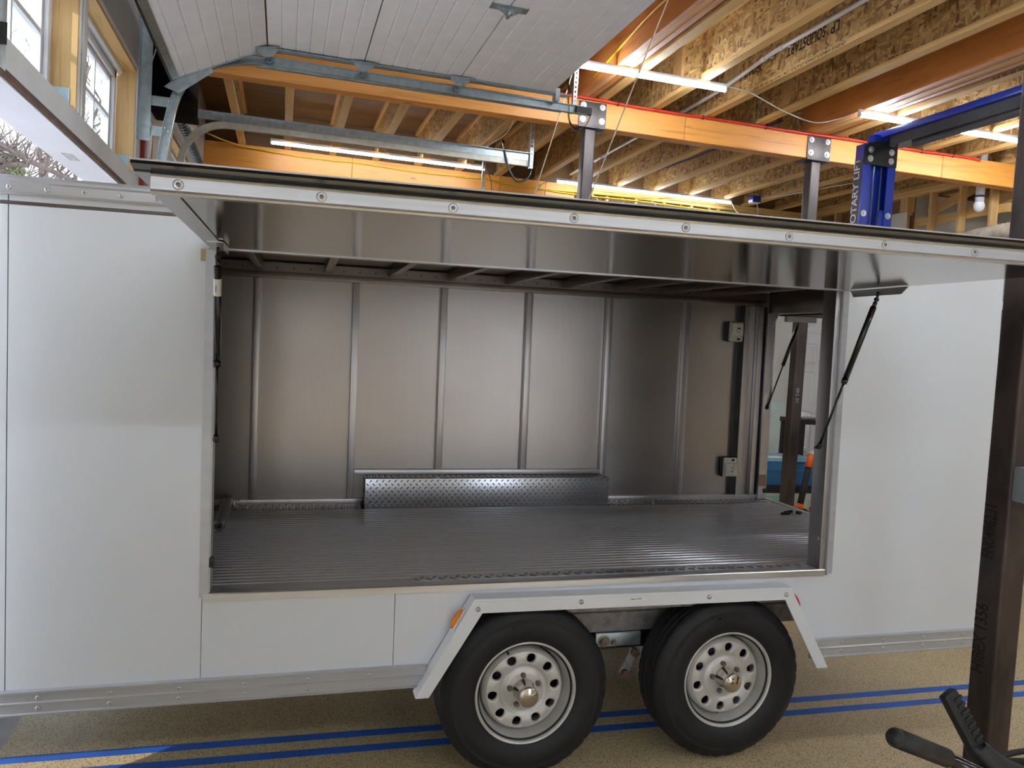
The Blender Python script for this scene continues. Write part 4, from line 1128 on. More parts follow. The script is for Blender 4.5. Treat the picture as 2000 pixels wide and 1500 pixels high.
def strut(p0, p1, frac, r0=0.0115, r1=0.005, label=False):
    p0 = Vector(p0); p1 = Vector(p1); d = p1 - p0
    a = p0 + d * 0.03; m = p0 + d * frac; e = p1 - d * 0.02
    c = part('gas_strut', MB().cyl(a + d * 0.03, m, r0, n=16).cyl(m - d * 0.03, m, r0 * 1.06, n=16).cyl(a, a + d * 0.035, r0 * 0.7, n=12), M['black_gloss'], tr)
    part('piston_rod', MB().cyl(m, e, r1, n=10), M['black_gloss'], c)
    part('ball_end', MB().sphere(p0 + d * 0.015, r0 * 0.85, 12, 8).cyl(p0, p0 + Vector((0.0, 0, 0.02)), r1, n=8), M['black'], c)
    part('ball_end', MB().sphere(p1 - d * 0.01, r0 * 0.95, 12, 8).cyl(p1 - d * 0.035, p1 - d * 0.01, r0 * 0.7, n=12).cyl(p1, p1 + Vector((0.0, 0.022, 0)), r1, n=8), M['black'], c)
    if label:
        part('paper_label', MB().cyl(p0 + d * 0.12, p0 + d * 0.205, r0 * 1.04, n=18, caps=False), M['paper'], c)
        part('label_print', MB().box(*( (p0 + d * 0.16).x - 0.004, (p0 + d * 0.16).x - 0.0025), (p0 + d * 0.16).y - r0 * 1.12, (p0 + d * 0.16).y - r0 * 1.06, (p0 + d * 0.16).z - 0.02, (p0 + d * 0.16).z + 0.02), M['ink'], c)
    return c
strut((-1.097, -0.237, 1.868), (-1.112, -0.005, 1.265), 0.575, label=True)
strut((1.265, -0.237, 1.866), (1.236, 0.02, 1.252), 0.55)
strut((2.05, 1.386, 1.822), (1.868, 1.388, 1.30), 0.5, 0.011, 0.0045)
part('strut_bracket', MB().box(1.96, 2.16, 1.37, 1.40, 1.826, 1.859), M['alu_white'], tr)

# raised side awning
AW0, AW1, AY = -1.135, 1.297, -1.118
aw = part('awning', MB().box(AW0, AW1, AY, -0.004, 1.915, 1.934), M['skin'], tr)
part('lining_sheet', MB().box(-1.086, 1.293, AY + 0.012, -0.05, 1.9015, 1.9145), M['alu_canopy'], aw)
part('side_rail', MB().box(AW0, -1.089, AY + 0.004, -0.006, 1.899, 1.9148), M['alu'], aw)
part('hinge_rail', MB().box(-1.086, 1.293, -0.0485, -0.006, 1.899, 1.9148), M['alu'], aw)
lip = part('front_lip', MB().prism([(AY - 0.012, 1.897), (AY - 0.014, 1.901), (AY - 0.012, 1.906), (AY - 0.012, 1.930), (AY - 0.015, 1.934), (AY - 0.012, 1.938), (AY + 0.011, 1.938), (AY + 0.011, 1.897)], 'x', AW0 - 0.002, AW1 + 0.002), M['alu'], aw)
seal = MB().prism([(AY - 0.045, 1.952), (AY - 0.047, 1.946), (AY - 0.012, 1.9385), (AY + 0.03, 1.9385), (AY + 0.03, 1.952)], 'x', AW0 - 0.032, AW1 + 0.032)
seal.box(AW0 - 0.032, AW0 - 0.0025, AY - 0.012, -0.02, 1.936, 1.951).box(AW1 + 0.0025, AW1 + 0.032, AY - 0.012, -0.02, 1.936, 1.951)
part('black_seal', seal, M['black_gloss'], aw)
part('seal_edge', MB().box(AW0 - 0.034, AW1 + 0.034, AY - 0.046, AY - 0.03, 1.9522, 1.9555), M['alu_white'], aw)
part('roof_skin', MB().box(AW0, AW1, AY + 0.031, -0.01, 1.9345, 1.951), M['skin'], aw)
big = MB().lathe([(0.0105, 0.0), (0.0105, 0.0015), (0.0085, 0.003), (0.0055, 0.0026), (0.0045, 0.0015), (0.003, 0.0032), (0.0, 0.0036)], (0, 0, 0), (0, -1, 0), 18).mesh('rivet', M['bolt'])
two_tone(big, 0.0045)
for i in range(9):
    xx = -1.087 + 0.272 * i
    inst('rivet', big, (xx, AY - 0.012, 1.9178), lip)
for sx in (-1, 1):
    x0 = 1.272 if sx > 0 else -1.128
    part('strut_plate', MB().prism([(-0.07, 1.8985), (-0.09, 1.872), (-0.35, 1.872), (-0.385, 1.8985)], 'x', x0, x0 + 0.003).box(x0, x0 + 0.022, -0.36, -0.10, 1.8955, 1.8985) if sx > 0 else
         MB().prism([(-0.12, 1.8985), (-0.13, 1.876), (-0.26, 1.876), (-0.28, 1.8985)], 'x', x0 + 0.05, x0 + 0.053).box(x0 + 0.006, x0 + 0.05, -0.30, -0.16, 1.8955, 1.8985), M['alu'], aw)

# ------------------------------------------------------------------ fender, lamps, running gear
fy = -0.07
out = [(-0.420, 0.357), (-0.218, 0.708), (1.084, 0.700), (1.280, 0.357)]
inn = [(-0.372, 0.357), (-0.187, 0.656), (1.060, 0.650), (1.228, 0.357)]
fb = MB()
for i in range(3):
    fb.prism([out[i], out[i + 1], inn[i + 1], inn[i]], 'y', fy, fy + 0.006)
def slab(a, b, y0, y1, t=0.006):
    a = Vector(a); b = Vector(b); d = (b - a).normalized(); n = Vector((d.y, -d.x))
    fb.prism([tuple(a), tuple(b), tuple(b + n * t), tuple(a + n * t)], 'y', y0, y1)
for i in range(3):
    slab(out[i], out[i + 1], fy + 0.006, -0.0005)
fen = part('fender', fb, M['fender'], tr)
part('fender_bead', MB().prism([(out[1][0] + 0.012, out[1][1] - 0.009), (out[2][0] - 0.012, out[2][1] - 0.009), (out[2][0] - 0.012, out[2][1] - 0.013), (out[1][0] + 0.012, out[1][1] - 0.013)], 'y', fy - 0.002, fy), M['fender'], fen)
fr_me = MB().lathe([(0.0095, 0.0), (0.009, 0.003), (0.006, 0.0065), (0.0, 0.008)], (0, 0, 0), (0, -1, 0), 16).mesh('rivet', M['bolt'])
for q in ((-0.205, 0.672), (0.19, 0.681), (0.72, 0.677), (1.064, 0.671)):
    inst('rivet', fr_me, (q[0], fy, q[1]), fen)
sk = part('sticker', MB().box(0.385, 0.448, fy - 0.0008, fy, 0.676, 0.687), M['paper'], fen)
lettering('Inflate to 44 PSI', 0.0085, M['ink'], lambda u, v: (0.388 + u * 0.84, fy - 0.001, 0.678 + v), fen)
def marker(c, d, nrm, mat, nm):
    d = Vector((d[0], 0, d[1])).normalized(); n = Vector((nrm[0], 0, nrm[1])).normalized()
    base = MB().obox(Vector(c) + n * 0.002, d * 0.045, (0, 0.02, 0), n * 0.0025)
    b = part(nm, base, M['white_paint'], fen, 0.002)
    m = MB(); v = []; f = []
    N, K = 14, 5
    for j in range(K + 1):
        t = math.pi / 2 * j / K
        for i in range(N):
            a = 2 * math.pi * i / N
            v.append(Vector(c) + n * (0.004 + 0.017 * math.sin(t)) + d * (0.041 * math.cos(t) * math.cos(a)) + Vector((0, 0.0185 * math.cos(t) * math.sin(a), 0)))
    f = [(j * N + i, j * N + (i + 1) % N, (j + 1) * N + (i + 1) % N, (j + 1) * N + i) for j in range(K) for i in range(N)]
    m.add(v, f, True)
    part('lens', m, mat, b)
dl = Vector(out[1]) - Vector(out[0])
marker((-0.268, -0.035, 0.621 + 0.004), dl, (-dl.y, dl.x), M['amber'], 'amber_marker')
d2 = Vector(out[3]) - Vector(out[2])
marker((1.127, -0.033, 0.625 + 0.003), d2, (-d2.y, d2.x), M['red_lens'], 'red_marker')

# chassis behind the wheels
part('wheel_well', MB().box(-0.40, 1.26, 0.262, 0.275, 0.36, 0.70).box(-0.36, 1.22, 0.0195, 0.262, 0.708, 0.713), M['black'], tr)
chs = part('chassis_beam', MB().prism([(0.215, 0.45), (0.215, 0.52), (0.205, 0.524), (0.205, 0.534), (0.212, 0.538), (0.208, 0.565), (0.214, 0.569), (0.214, 0.69), (0.255, 0.69), (0.255, 0.45)], 'x', -1.9, 2.0), M['galv_old'], tr)
part('cross_plate', MB().box(0.36, 0.56, 0.19, 0.204, 0.395, 0.452), M['galv'], chs, 0.003)
for q in ((0.395, 0.42, 0.017), (0.437, 0.415, 0.009), (0.405, 0.595, 0.012)):
    part('chassis_bolt', MB().lathe([(0, 0.0), (q[2] * 1.5, 0.0), (q[2] * 1.5, 0.003), (q[2], 0.004), (q[2], 0.014), (0, 0.014)], (q[0], 0.19 if q[1] < 0.5 else 0.213, q[1]), (0, -1, 0), 14, False), M['nut'], chs)
part('underframe', MB().box(XA + 0.1, 1.9, 0.4, 1.42, 0.5, 0.599).box(XA + 0.1, 2.0, 1.40, 1.45, 0.43, 0.60), M['black'], tr)  # floor frame drawn as a solid dark box, to block light
part('tongue', MB().box(-3.9, XA, 0.68, 0.82, 0.44, 0.54), M['galv_old'], tr)
for cxm in (0.0, 0.857):
    part('axle', MB().cyl((cxm + 0.02, 0.12, 0.36), (cxm + 0.02, 1.40, 0.36), 0.038, n=14), M['rust'], tr)
    part('swing_arm', MB().obox((cxm + 0.12, 0.20, 0.39), (0.13, 0, 0.05), (0, 0.018, 0), (-0.012, 0, 0.032)), M['rust'], tr)
sh = part('shackle', MB().obox((0.50, 0.17, 0.335), (0.022, 0, 0.052), (0, 0.006, 0), (-0.018, 0, 0.008)), M['galv_old'], tr)
for q in ((0.522, 0.378), (0.482, 0.292)):
    part('shackle_bolt', MB().cyl((q[0], 0.175, q[1]), (q[0], 0.145, q[1]), 0.017, n=12), M['rust'], sh)

# wheels
def disc_h(r):
    pts = [(0.0, 0.052), (0.070, 0.052), (0.082, 0.042), (0.090, 0.044), (0.100, 0.052), (0.122, 0.057), (0.146, 0.051), (0.155, 0.040), (0.160, 0.024)]
    for (a, ha), (b, hb_) in zip(pts, pts[1:]):
        if a <= r <= b: return ha + (hb_ - ha) * (r - a) / (b - a)
    return pts[-1][1]
def wheel(name, cx, cy, cz, spin, valve):
    c = Vector((cx, cy, cz)); ax = Vector((0, -1, 0))
    def P(r, th, h):
        return c + Vector((r * math.cos(th), -h, r * math.sin(th)))
    # rim with flange and barrel
    rim = MB().lathe([(0.162, -0.07), (0.163, 0.008), (0.168, 0.022), (0.176, 0.048), (0.182, 0.066), (0.187, 0.082), (0.1925, 0.0875), (0.197, 0.084), (0.197, 0.072), (0.188, 0.06), (0.175, 0.0), (0.175, -0.07)], c, ax, 72)
    # disc with ten real holes
    N = 10; n = 20
    ra, rb = 0.098, 0.146
    for s in range(N):
        t0 = spin + 2 * math.pi * s / N; hw = math.pi / N
        outer = []; 
        per = n // 4
        for k in range(n):
            e, q = divmod(k, per); f = q / per
            if e == 0: r, t = ra, -hw + 2 * hw * f
            elif e == 1: r, t = ra + (rb - ra) * f, hw
            elif e == 2: r, t = rb, hw - 2 * hw * f
            else: r, t = rb - (rb - ra) * f, -hw
            outer.append((r, t))
        inner = []
        for k in range(n):
            r, t = outer[k]
            a = math.atan2((r - 0.122) / 0.024, t / hw)
            inner.append((0.122 + 0.0185 * math.sin(a), 0.0178 * math.cos(a) / 0.122))
        mid = [((o[0] + 2 * i[0]) / 3, (o[1] + 2 * i[1]) / 3) for o, i in zip(outer, inner)]
        v = [P(r, t0 + t, disc_h(r)) for r, t in outer] + [P(r, t0 + t, disc_h(r)) for r, t in mid] + [P(r, t0 + t, disc_h(r) - 0.0015) for r, t in inner] + [P(r, t0 + t, disc_h(r) - 0.014) for r, t in inner]
        f = []
        for j in range(3):
            f += [(j * n + k, j * n + (k + 1) % n, (j + 1) * n + (k + 1) % n, (j + 1) * n + k) for k in range(n)]
        rim.add(v, f, True)
    prof_in = [(0.026, 0.052), (0.060, 0.052), (0.070, 0.052), (0.078, 0.045), (0.083, 0.042), (0.090, 0.044), (0.098, disc_h(0.098))]
    rim.lathe(prof_in, c, ax, 80)
    rim.lathe([(0.146, disc_h(0.146)), (0.152, 0.044), (0.156, 0.037), (0.1585, 0.026), (0.1585, 0.0)], c, ax, 80)
    w = part('wheel', rim, M['rim'], tr)
    part('brake_drum', MB().lathe([(0.0, -0.006), (0.150, -0.006), (0.150, -0.06)], c, ax, 40), M['black'], w)
    # tyre
    half = [(0.178, 0.070), (0.188, 0.078), (0.1985, 0.0865), (0.206, 0.0925), (0.222, 0.099), (0.248, 0.1035), (0.268, 0.1015), (0.285, 0.096), (0.2865, 0.0968), (0.289, 0.0945), (0.303, 0.0875), (0.3155, 0.080), (0.324, 0.071), (0.3275, 0.062),
            (0.3285, 0.056), (0.3205, 0.0545), (0.3205, 0.049), (0.3292, 0.0475), (0.3298, 0.026), (0.3215, 0.0245), (0.3215, 0.0185), (0.330, 0.017), (0.3302, 0.0)]
    prof = half + [(r, -h) for r, h in reversed(half[:-1])]
    n = 144; v = []; f = []
    for j, (r, h) in enumerate(prof):
        for i in range(n):
            th = 2 * math.pi * i / n
            rr = r
            if 0.060 < abs(h) < 0.0885 and r > 0.30 and i % 4 == 0: rr = r - 0.0035
            if abs(h) < 0.06 and r > 0.325 and (i + (2 if abs(h) < 0.03 else 0)) % 6 == 0: rr = r - 0.003
            v.append(P(rr, th, h))
    m = len(prof)
    for j in range(m - 1):
        f += [(j * n + i, j * n + (i + 1) % n, (j + 1) * n + (i + 1) % n, (j + 1) * n + i) for i in range(n)]
    part('tire', MB().add(v, f, True), M['rubber'], w)
    def polar(u, vv, r0, mid_u, thc, hh):
        th = thc - (u - mid_u) / r0
        return P(r0 + vv, th, hh)
    for txt, thc, sz in (('ST205/75R14', math.pi * 0.5, 0.024), ('RADIAL', math.pi * 1.15, 0.022)):
        lettering(txt, sz, M['black'], (lambda s_: (lambda u, vv: polar(u, vv, 0.254, 0.08, s_, 0.1044)))(thc), w, 'tire_lettering')
    # hub and lug nuts
    part('hub_cap', MB().lathe([(0.0, 0.124), (0.027, 0.124), (0.029, 0.1225), (0.0345, 0.1225), (0.0375, 0.120), (0.0385, 0.113), (0.0365, 0.110), (0.037, 0.076), (0.040, 0.066), (0.044, 0.0525)], c, ax, 40), M['chrome'], w)
    for k in range(5):
        th = spin + 0.3 + 2 * math.pi * k / 5
        q0 = P(0.0585, th, 0.051); q1 = P(0.0585, th, 0.071)
        part('lug_nut', MB().cyl(q0, q0 + (q1 - q0) * 0.75, 0.0105, n=6, smooth=False).cyl(q0 + (q1 - q0) * 0.75, q1, 0.0095, 0.006, n=12), M['nut'], w)
    q0 = P(0.162, valve, 0.010); q1 = P(0.148, valve, 0.045)
    part('valve_stem', MB().cyl(q0, q1, 0.0045, n=8).cyl(q0 + (q1 - q0) * 0.6, q1, 0.006, n=8), M['black'], w)
    return w
for (wx, spin, valve) in ((0.937, 0.12, math.radians(115)), (1.794, 0.22, math.radians(262))):
    lc = TI @ Vector((wx, 2.852, 0.3285))
    wheel('wheel', lc.x, lc.y, lc.z, spin, valve)
    fw_ = TI @ Vector((wx, 2.852 + 1.38, 0.3285))
    part('far_tire', MB().lathe([(0.18, 0.07), (0.22, 0.1), (0.29, 0.095), (0.328, 0.06), (0.33, 0.0), (0.328, -0.06), (0.29, -0.095), (0.22, -0.1), (0.18, -0.07)], (fw_.x, fw_.y, fw_.z), (0, -1, 0), 48), M['rubber'], tr)

# things lying in the trailer
ebar = thing_t('aluminium_extrusion', 'short slotted aluminium extrusion lying on the trailer floor at the left', 'bar', (-1.175, 1.1, ZF))
def slot_profile(cx, cz, a=0.0225, g=0.007, dp=0.007, wl_=0.0028):
    pts = []
    base = [(-a, -a), (-g, -a), (-g, -a + wl_), (-g - 0.006, -a + wl_), (-g - 0.006, -a + dp + 0.004), (g + 0.006, -a + dp + 0.004), (g + 0.006, -a + wl_), (g, -a + wl_), (g, -a)]
    for k in range(4):
        c_, s_ = math.cos(k * math.pi / 2), math.sin(k * math.pi / 2)
        pts += [(cx + x * c_ - z * s_, cz + x * s_ + z * c_) for x, z in base]
    return pts
eb = MB().prism(slot_profile(0, 0), 'y', 0.85, 1.37)
ev = [(x - 1.170 - (y - 0.85) * 0.02, y, z + ZF + 0.0228 + 0.004) for x, y, z in eb.v]
eb.v = ev
part('extrusion', eb, M['alu_z'], ebar)
part('hollow_core', MB().box(-1.180, -1.160, 0.8492, 0.8505, ZF + 0.017, ZF + 0.037), M['black'], ebar)
hk = thing_t('wire_hook', 'small bent aluminium hook beside the slotted bar in the trailer', 'hook', (-1.13, 1.31, ZF))
part('hook_wire', MB().tube(smooth_path([(-1.115, 1.33, ZF + 0.045), (-1.14, 1.33, ZF + 0.045), (-1.143, 1.325, ZF + 0.02), (-1.12, 1.32, ZF + 0.01), (-1.08, 1.31, ZF + 0.01)], 5), 0.0055, 8), M['bolt'], hk)
kb = thing_t('black_strap', 'crumpled black strap lying on the trailer floor near the rear opening', 'strap', (1.80, 0.975, ZF))
part('band', MB().tube(smooth_path([(1.73, 0.98, ZF + 0.008), (1.77, 0.965, ZF + 0.012), (1.80, 0.99, ZF + 0.018), (1.83, 0.965, ZF + 0.012), (1.86, 0.985, ZF + 0.01), (1.83, 1.0, ZF + 0.012), (1.79, 0.97, ZF + 0.022), (1.76, 0.995, ZF + 0.01)], 5), 0.0075, 6), M['black'], kb)
part('clip', MB().box(1.79, 1.805, 0.955, 0.985, ZF + 0.012, ZF + 0.03), M['bolt'], kb, 0.002)
# ------------------------------------------------------------------ floor tape
for y0, y1, lab in ((3.185, 3.235, 'blue tape line on the floor, the one farther under the trailer'), (3.065, 3.115, 'blue tape line on the floor, the one nearer the camera')):
    solo('floor_tape', MB().box(XL + 0.02, 6.2, y0, y1, 0.0003, 0.0012), M['tape'], lab, 'tape', (2.6, (y0 + y1) / 2, 0), 'blue tape lines on the floor')

# ------------------------------------------------------------------ things seen through the open trailer rear
def tote(name, label, x0, x1, y0, y1, z0, h, mat, lid_mat, flare=0.03):
    t = thing(name, label, 'storage tote', ((x0 + x1) / 2, (y0 + y1) / 2, z0))
    m = MB()
    a = [(x0 + flare, y0 + flare), (x1 - flare, y0 + flare), (x1 - flare, y1 - flare), (x0 + flare, y1 - flare)]
    b = [(x0, y0), (x1, y0), (x1, y1), (x0, y1)]
    m.add([(p[0], p[1], z0) for p in a] + [(p[0], p[1], z0 + h - 0.03) for p in b], [(3, 2, 1, 0), (0, 1, 5, 4), (1, 2, 6, 5), (2, 3, 7, 6), (3, 0, 4, 7), (4, 5, 6, 7)])
    part('tub', m, mat, t, 0.008)
    part('lid', MB().box(x0 - 0.015, x1 + 0.015, y0 - 0.015, y1 + 0.015, z0 + h - 0.03, z0 + h - 0.005).box(x0 + 0.03, x1 - 0.03, y0 + 0.03, y1 - 0.03, z0 + h - 0.005, z0 + h), lid_mat, t, 0.005)
    part('rib', MB().box(x0 + 0.005, x1 - 0.005, y0 - 0.004, y0 + 0.02, z0 + h * 0.55, z0 + h * 0.58), mat, t)
    return t
tc = plain('cloudy_clear_plastic', srgb(196, 206, 200), 0.3, var=0.05)
tb = plain('slate_blue_plastic', srgb(44, 104, 150), 0.4, var=0.05)
tote('storage_tote', 'cloudy clear plastic tote on the floor beneath the blue tote', 5.05, 5.75, 7.42, 7.90, 0.0, 0.235, tc, M['black'], 0.03)
g = bpy.data.objects['storage_tote']
part('green_board', MB().box(5.10, 5.45, 7.412, 7.418, 0.075, 0.17), plain('sage_green_card', srgb(110, 160, 136), 0.6), g)
part('yellow_board', MB().box(5.08, 5.6, 7.424, 7.43, 0.015, 0.07), plain('pale_yellow_card', srgb(206, 196, 112), 0.6), g)
tote('storage_tote', 'slate blue plastic tote stacked on the clear tote behind the column', 5.03, 5.75, 7.42, 7.90, 0.28, 0.30, tb, plain('pale_blue_lid', srgb(120, 168, 192), 0.4, var=0.05), 0.045)
solo('paper_sheet', MB().box(5.12, 5.35, 7.45, 7.62, 0.5805, 0.583), M['paper'], 'white sheet of paper lying on the blue tote lid', 'paper', (5.23, 7.53, 0.58))
solo('black_tray', MB().box(5.06, 5.72, 7.45, 7.88, 0.236, 0.279).box(5.02, 5.76, 7.41, 7.45, 0.236, 0.25), M['black'], 'flat black tray between the clear tote and the blue tote', 'tray', (5.4, 7.66, 0.236))
sh_ = thing('shelf_unit', 'black open shelf unit in front of the white door', 'shelf', (6.2, 8.2, 0))
for xx in (5.92, 6.52):
    for yy in (8.02, 8.36):
        part('upright', MB().box(xx - 0.03, xx + 0.03, yy - 0.03, yy + 0.03, 0, 0.96), M['black'], sh_, 0.004)
for zz in (0.10, 0.46, 0.91):
    part('shelf_board', MB().box(5.88, 6.56, 7.98, 8.40, zz, zz + 0.055), M['black'], sh_, 0.004)
for k, (xx, yy, r) in enumerate(((6.02, 8.10, 0.07), (6.12, 8.14, 0.055), (6.22, 8.08, 0.06))):
    m = MB(); pts = []
    random.seed(20 + k)
    m.sphere((xx, yy, 0.966 + r * 0.6), (r, r * 0.8, r * 0.6), 9, 6)
    m.v = [(a + random.uniform(-.012, .012), b + random.uniform(-.012, .012), max(0.966, c + random.uniform(-.012, .012))) for a, b, c in m.v]
    solo('crumpled_paper', m, M['paper'], ('white crumpled paper on the shelf top nearest the column', 'white crumpled paper in the middle of the shelf top', 'white crumpled paper on the shelf top beside the grey box')[k], 'paper', (xx, yy, 0.966), 'crumpled paper on the shelf')
solo('cardboard_box', MB().box(6.3, 6.5, 8.02, 8.25, 0.9655, 1.09), plain('pale_grey_card', srgb(206, 200, 192), 0.7), 'small pale grey box on top of the black shelf', 'box', (6.4, 8.12, 0.966), bevel=0.004)
solo('wrapped_parcel', MB().box(6.0, 6.18, 8.0, 8.2, 0.5155, 0.60).sphere((6.08, 8.0, 0.57), (0.08, 0.03, 0.04), 10, 6), M['paper'], 'white wrapped parcel on the middle board of the black shelf', 'parcel', (6.09, 8.1, 0.516), bevel=0.0)
solo('blue_bin', MB().box(5.78, 5.9, 7.75, 7.95, 0.24, 0.42).box(5.77, 5.91, 7.74, 7.96, 0.0, 0.239), plain('dark_blue_bin', srgb(24, 30, 96), 0.4), 'dark blue bin standing right of the column and totes', 'bin', (5.84, 7.85, 0), bevel=0.006)
jk = thing('floor_jack', 'black and orange jack with tall padded handle right of the column', 'jack', (5.36, 7.2, 0))
p0 = Vector((5.36, 7.2, 0.05)); p1 = Vector((5.475, 7.22, 0.66))
d = p1 - p0
part('handle', MB().cyl(p0 + d * 0.14, p0 + d * 0.78, 0.034, n=16), M['grip'], jk)
part('orange_grip', MB().cyl(p0 + d * 0.78, p0 + d * 1.0, 0.036, n=16), plain('orange_plastic', srgb(236, 100, 36), 0.4), jk)
part('orange_collar', MB().cyl(p0 + d * 0.06, p0 + d * 0.14, 0.038, n=16), bpy.data.materials['orange_plastic'], jk)
part('cap', MB().cyl(p0 + d * 1.0, p0 + d * 1.04, 0.028, n=14), M['paper'], jk)
part('base', MB().prism([(5.26, 0.0), (5.52, 0.0), (5.44, 0.06), (5.40, 0.09), (5.32, 0.08)], 'y', 7.13, 7.28), M['black'], jk, 0.006)
solo('orange_crate', MB().box(5.60, 5.9, 7.1, 7.35, 0, 0.07).prism([(5.62, 0.0705), (5.86, 0.0705), (5.82, 0.16), (5.7, 0.13)], 'y', 7.12, 7.28), bpy.data.materials['orange_plastic'], 'orange box on the floor right of the jack', 'box', (5.75, 7.2, 0), bevel=0.004)
solo('black_case', MB().box(5.95, 6.45, 7.4, 7.8, 0, 0.34).box(6.1, 6.3, 7.42, 7.5, 0.3405, 0.37), M['black'], 'black case on the floor before the shelf unit', 'case', (6.2, 7.6, 0), bevel=0.006)
gm = plain('pale_green_glass', srgb(206, 218, 210), 0.15, var=0.04, coat=0.4)
solo('glass_sheet', MB().obox((6.56, 9.56, 0.55), (0.26, 0, 0), (0, 0.06, 0.52), (0, 0.004, -0.0005)), gm, 'pale green glass sheet leaning against the wall left of the column', 'glass sheet', (6.56, 9.5, 0.03))

# ------------------------------------------------------------------ machine handlebar at the lower right corner
hb_ = thing('handlebar', 'black handlebar with round grip and ribbed lever at the lower right corner', 'handlebar', (1.95, 1.62, 0))
def px(x, y, yy):
    """room point at depth yy on the line of sight of a measured picture point"""
    R = ((0.95906104, -0.27668147, 0.06040926), (0.04483645, -0.06227466, -0.99705143), (0.27962763, 0.95894172, -0.04731978))
    a, b = (x - 1000) / 1554.24, (y - 750) / 1554.24
    v = Vector([R[0][i] * a + R[1][i] * b + R[2][i] for i in range(3)])
    t = yy / v.y
    return Vector((v.x * t, yy, CAM_H + v.z * t))
g0 = px(1750, 1441, 1.56); g1 = px(1848, 1480, 1.60); g2 = px(1905, 1505, 1.63); g3 = px(1990, 1545, 1.66)
part('round_grip', MB().cyl(g0, g1, 0.024, n=22).sphere(g0, 0.024, 16, 10), M['grip'], hb_)
part('tube', MB().cyl(g1, g3, 0.0185, n=18), M['black_gloss'], hb_)
l0 = px(1850, 1352, 1.72); l1 = px(1908, 1463, 1.68); l2 = px(1945, 1500, 1.66); l3 = px(2040, 1560, 1.64)
lv = MB()
d = (l1 - l0); side = Vector((0.8, 0.1, 0.25)); side = (side - d.normalized() * side.dot(d.normalized())).normalized(); nrm = d.normalized().cross(side)
lv.obox((l0 + l1) / 2, d / 2, side * 0.024, nrm * 0.013)
lever = part('ribbed_lever', lv, M['grip'], hb_, 0.005, 3)
for k in range(7):
    c = l0 + d * (0.14 + 0.115 * k) + side * 0.012
    part('rib', MB().obox(c, d.normalized() * 0.005, side * 0.0145, nrm * 0.0175), M['grip'], lever, 0.003)
part('lever_root', MB().tube(smooth_path([l0 + d * 0.93, l1, l2, (l2 + l3) / 2, l3], 6), [0.022 + 0.0014 * i for i in range(25)], 16), M['grip'], hb_)
q0 = px(1935, 1530, 1.66); q1 = px(1985, 1476, 1.80); q2 = px(2080, 1456, 1.85)
part('cover', MB().sphere(px(2000, 1535, 1.77), (0.125, 0.09, 0.072), 24, 14), M['black'], hb_)
part('cable_sheath', MB().tube(smooth_path([px(1930, 1490, 1.70), px(1965, 1474, 1.76), px(2010, 1466, 1.80), px(2080, 1462, 1.84)], 6), 0.009, 8), M['rubber'], hb_)
part('stem', MB().tube(smooth_path([g3, (2.03, 1.72, 0.36), (2.05, 1.75, 0.2), (2.06, 1.78, 0.05)], 6), 0.022, 14), M['black_gloss'], hb_)
part('stem', MB().tube(smooth_path([px(2030, 1530, 1.78), (2.2, 1.8, 0.3), (2.2, 1.8, 0.05)], 6), 0.02, 14), M['black_gloss'], hb_)
part('base', MB().box(1.98, 2.32, 1.62, 1.96, 0, 0.05), M['black'], hb_, 0.01)

# ------------------------------------------------------------------ outdoors: bare trees and an evergreen shrub
bark = wood('tree_bark', 'z', srgb(104, 92, 88), srgb(66, 57, 54), 1.0, 0.9)
def bare_tree(name, label, base, h, seed, lean=(0, 0), depth=5):
    random.seed(seed)
    t = thing(name, label, 'tree', base, 'bare trees outside the open door')
    limbs, twigs = MB(), MB()
    def grow(p, d, L, r, lev):
        n = 5; pts = [p]; q = p.copy(); dd = d.copy()
        for i in range(n):
            dd = (dd + Vector((random.uniform(-.22, .22), random.uniform(-.22, .22), random.uniform(-.12, .2)))).normalized()
            q = q + dd * L / n; pts.append(q.copy())
        rs = [r * (1 - 0.5 * i / n) for i in range(n + 1)]
        (limbs if r > 0.02 else twigs).tube(pts, rs, 7 if r > 0.04 else (5 if r > 0.012 else 3))
        if lev <= 0: return
        for i in range(2, n + 1):
            for k in range(2 if lev < 4 else 1):
                ax = Vector((random.uniform(-1, 1), random.uniform(-1, 1), random.uniform(-0.2, 0.9))).normalized()
                nd = (dd * 0.65 + ax * 0.9).normalized()
                if random.random() < 0.82:
                    grow(pts[i], nd, L * random.uniform(0.5, 0.72), rs[i] * random.uniform(0.45, 0.66), lev - 1)
    grow(Vector(base), Vector((lean[0], lean[1], 1)).normalized(), h, 0.16, depth)
    part('limbs', limbs, bark, t); part('twigs', twigs, bark, t, kind='stuff')
    return t
t1 = bare_tree('bare_tree', 'bare grey-brown tree nearest the open garage door', (-3.75, 12.6, 0), 3.7, 3, (0.05, 0.0), 4)
random.seed(9)
lb, tw = MB(), MB()
main = smooth_path([(-5.4, 12.6, 4.35), (-4.6, 12.7, 4.1), (-3.9, 12.7, 3.98), (-3.5, 12.8, 3.80), (-3.0, 12.9, 3.62)], 5)
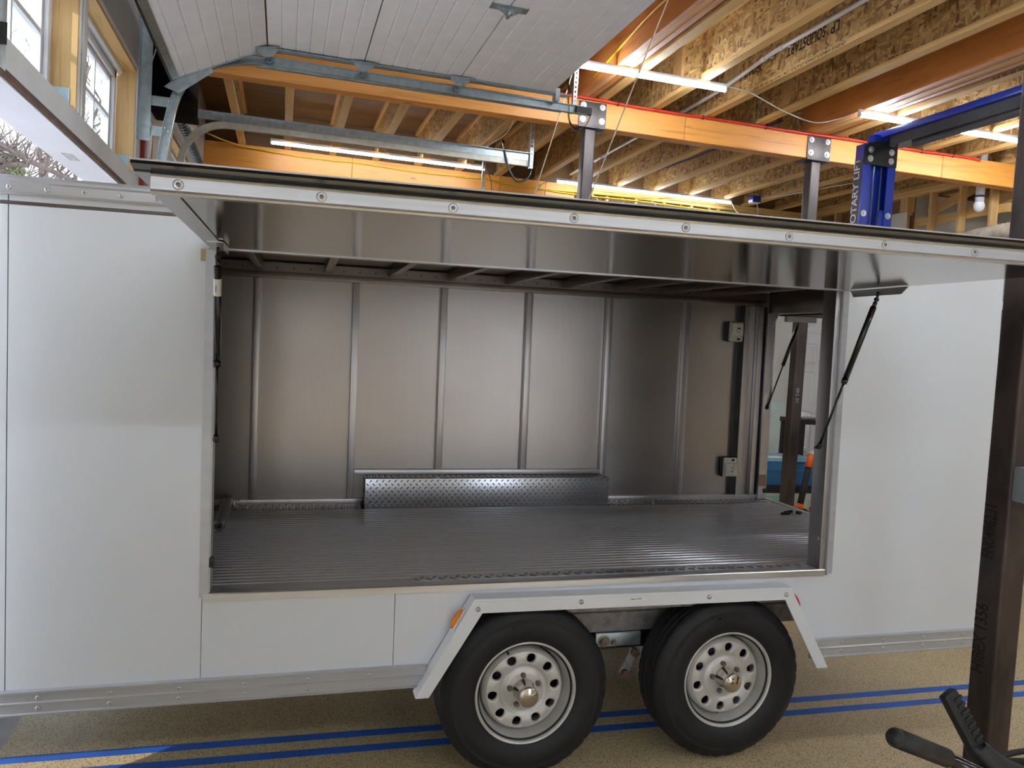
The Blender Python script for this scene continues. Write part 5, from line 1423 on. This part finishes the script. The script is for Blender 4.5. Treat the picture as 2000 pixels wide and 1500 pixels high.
lb.tube(main, [0.075 - 0.0022 * i for i in range(len(main))], 7)
low = smooth_path([(-5.2, 13.0, 3.4), (-4.5, 13.0, 3.62), (-3.9, 12.95, 3.74), (-3.55, 12.85, 3.76)], 5)
lb.tube(low, 0.045, 7)
for i, q in enumerate(main[4:] + low[4:]):
    for k in range(4):
        a_ = q; dd = Vector((random.uniform(-1, 1), random.uniform(-.6, .6), random.uniform(-0.2, 1.2))).normalized()
        pts = [q]
        for s in range(4):
            dd = (dd + Vector((random.uniform(-.4, .4), random.uniform(-.3, .3), random.uniform(-.3, .35)))).normalized()
            pts.append(pts[-1] + dd * random.uniform(0.08, 0.2))
        tw.tube(pts, [0.012, 0.009, 0.007, 0.005, 0.003], 4)
part('drooping_limbs', lb, bark, t1); part('side_twigs', tw, bark, t1, kind='stuff')
bare_tree('bare_tree', 'bare tree farther out behind the nearest bare tree', (-4.9, 19.5, 0), 4.8, 11, (0.08, -0.05), 4)
bare_tree('bare_tree', 'bare tree farthest out seen through the windows over the door', (-5.6, 27.0, 0), 6.8, 5, (0.06, 0.0), 4)
ev_ = thing('evergreen_shrub', 'dark green evergreen bush under the bare branches outside', 'shrub', (-4.75, 16.0, 0))
lf_m = plain('evergreen_leaf', srgb(98, 112, 62), 0.6, var=0.3, scale=3)
random.seed(4)
lm = MB()
for i in range(9000):
    a = random.uniform(0, 6.283); t_ = random.random(); rr = (random.random() ** 0.45) * 1.5 * math.sin(math.pi * min(1, 0.25 + 0.72 * t_))
    c = Vector((-4.75 + rr * math.cos(a), 16.0 + rr * math.sin(a), 0.5 + 3.9 * t_))
    u = Vector((random.uniform(-1, 1), random.uniform(-1, 1), random.uniform(-1, 1))).normalized(); w_ = u.orthogonal().normalized()
    lm.add([c - u * 0.055, c + w_ * 0.02, c + u * 0.055, c - w_ * 0.02], [(0, 1, 2, 3)])
part('foliage', lm, lf_m, ev_, kind='stuff')
part('trunk', MB().cyl((-4.75, 16.0, 0), (-4.75, 16.0, 4.0), 0.08, 0.02, n=8), bark, ev_)
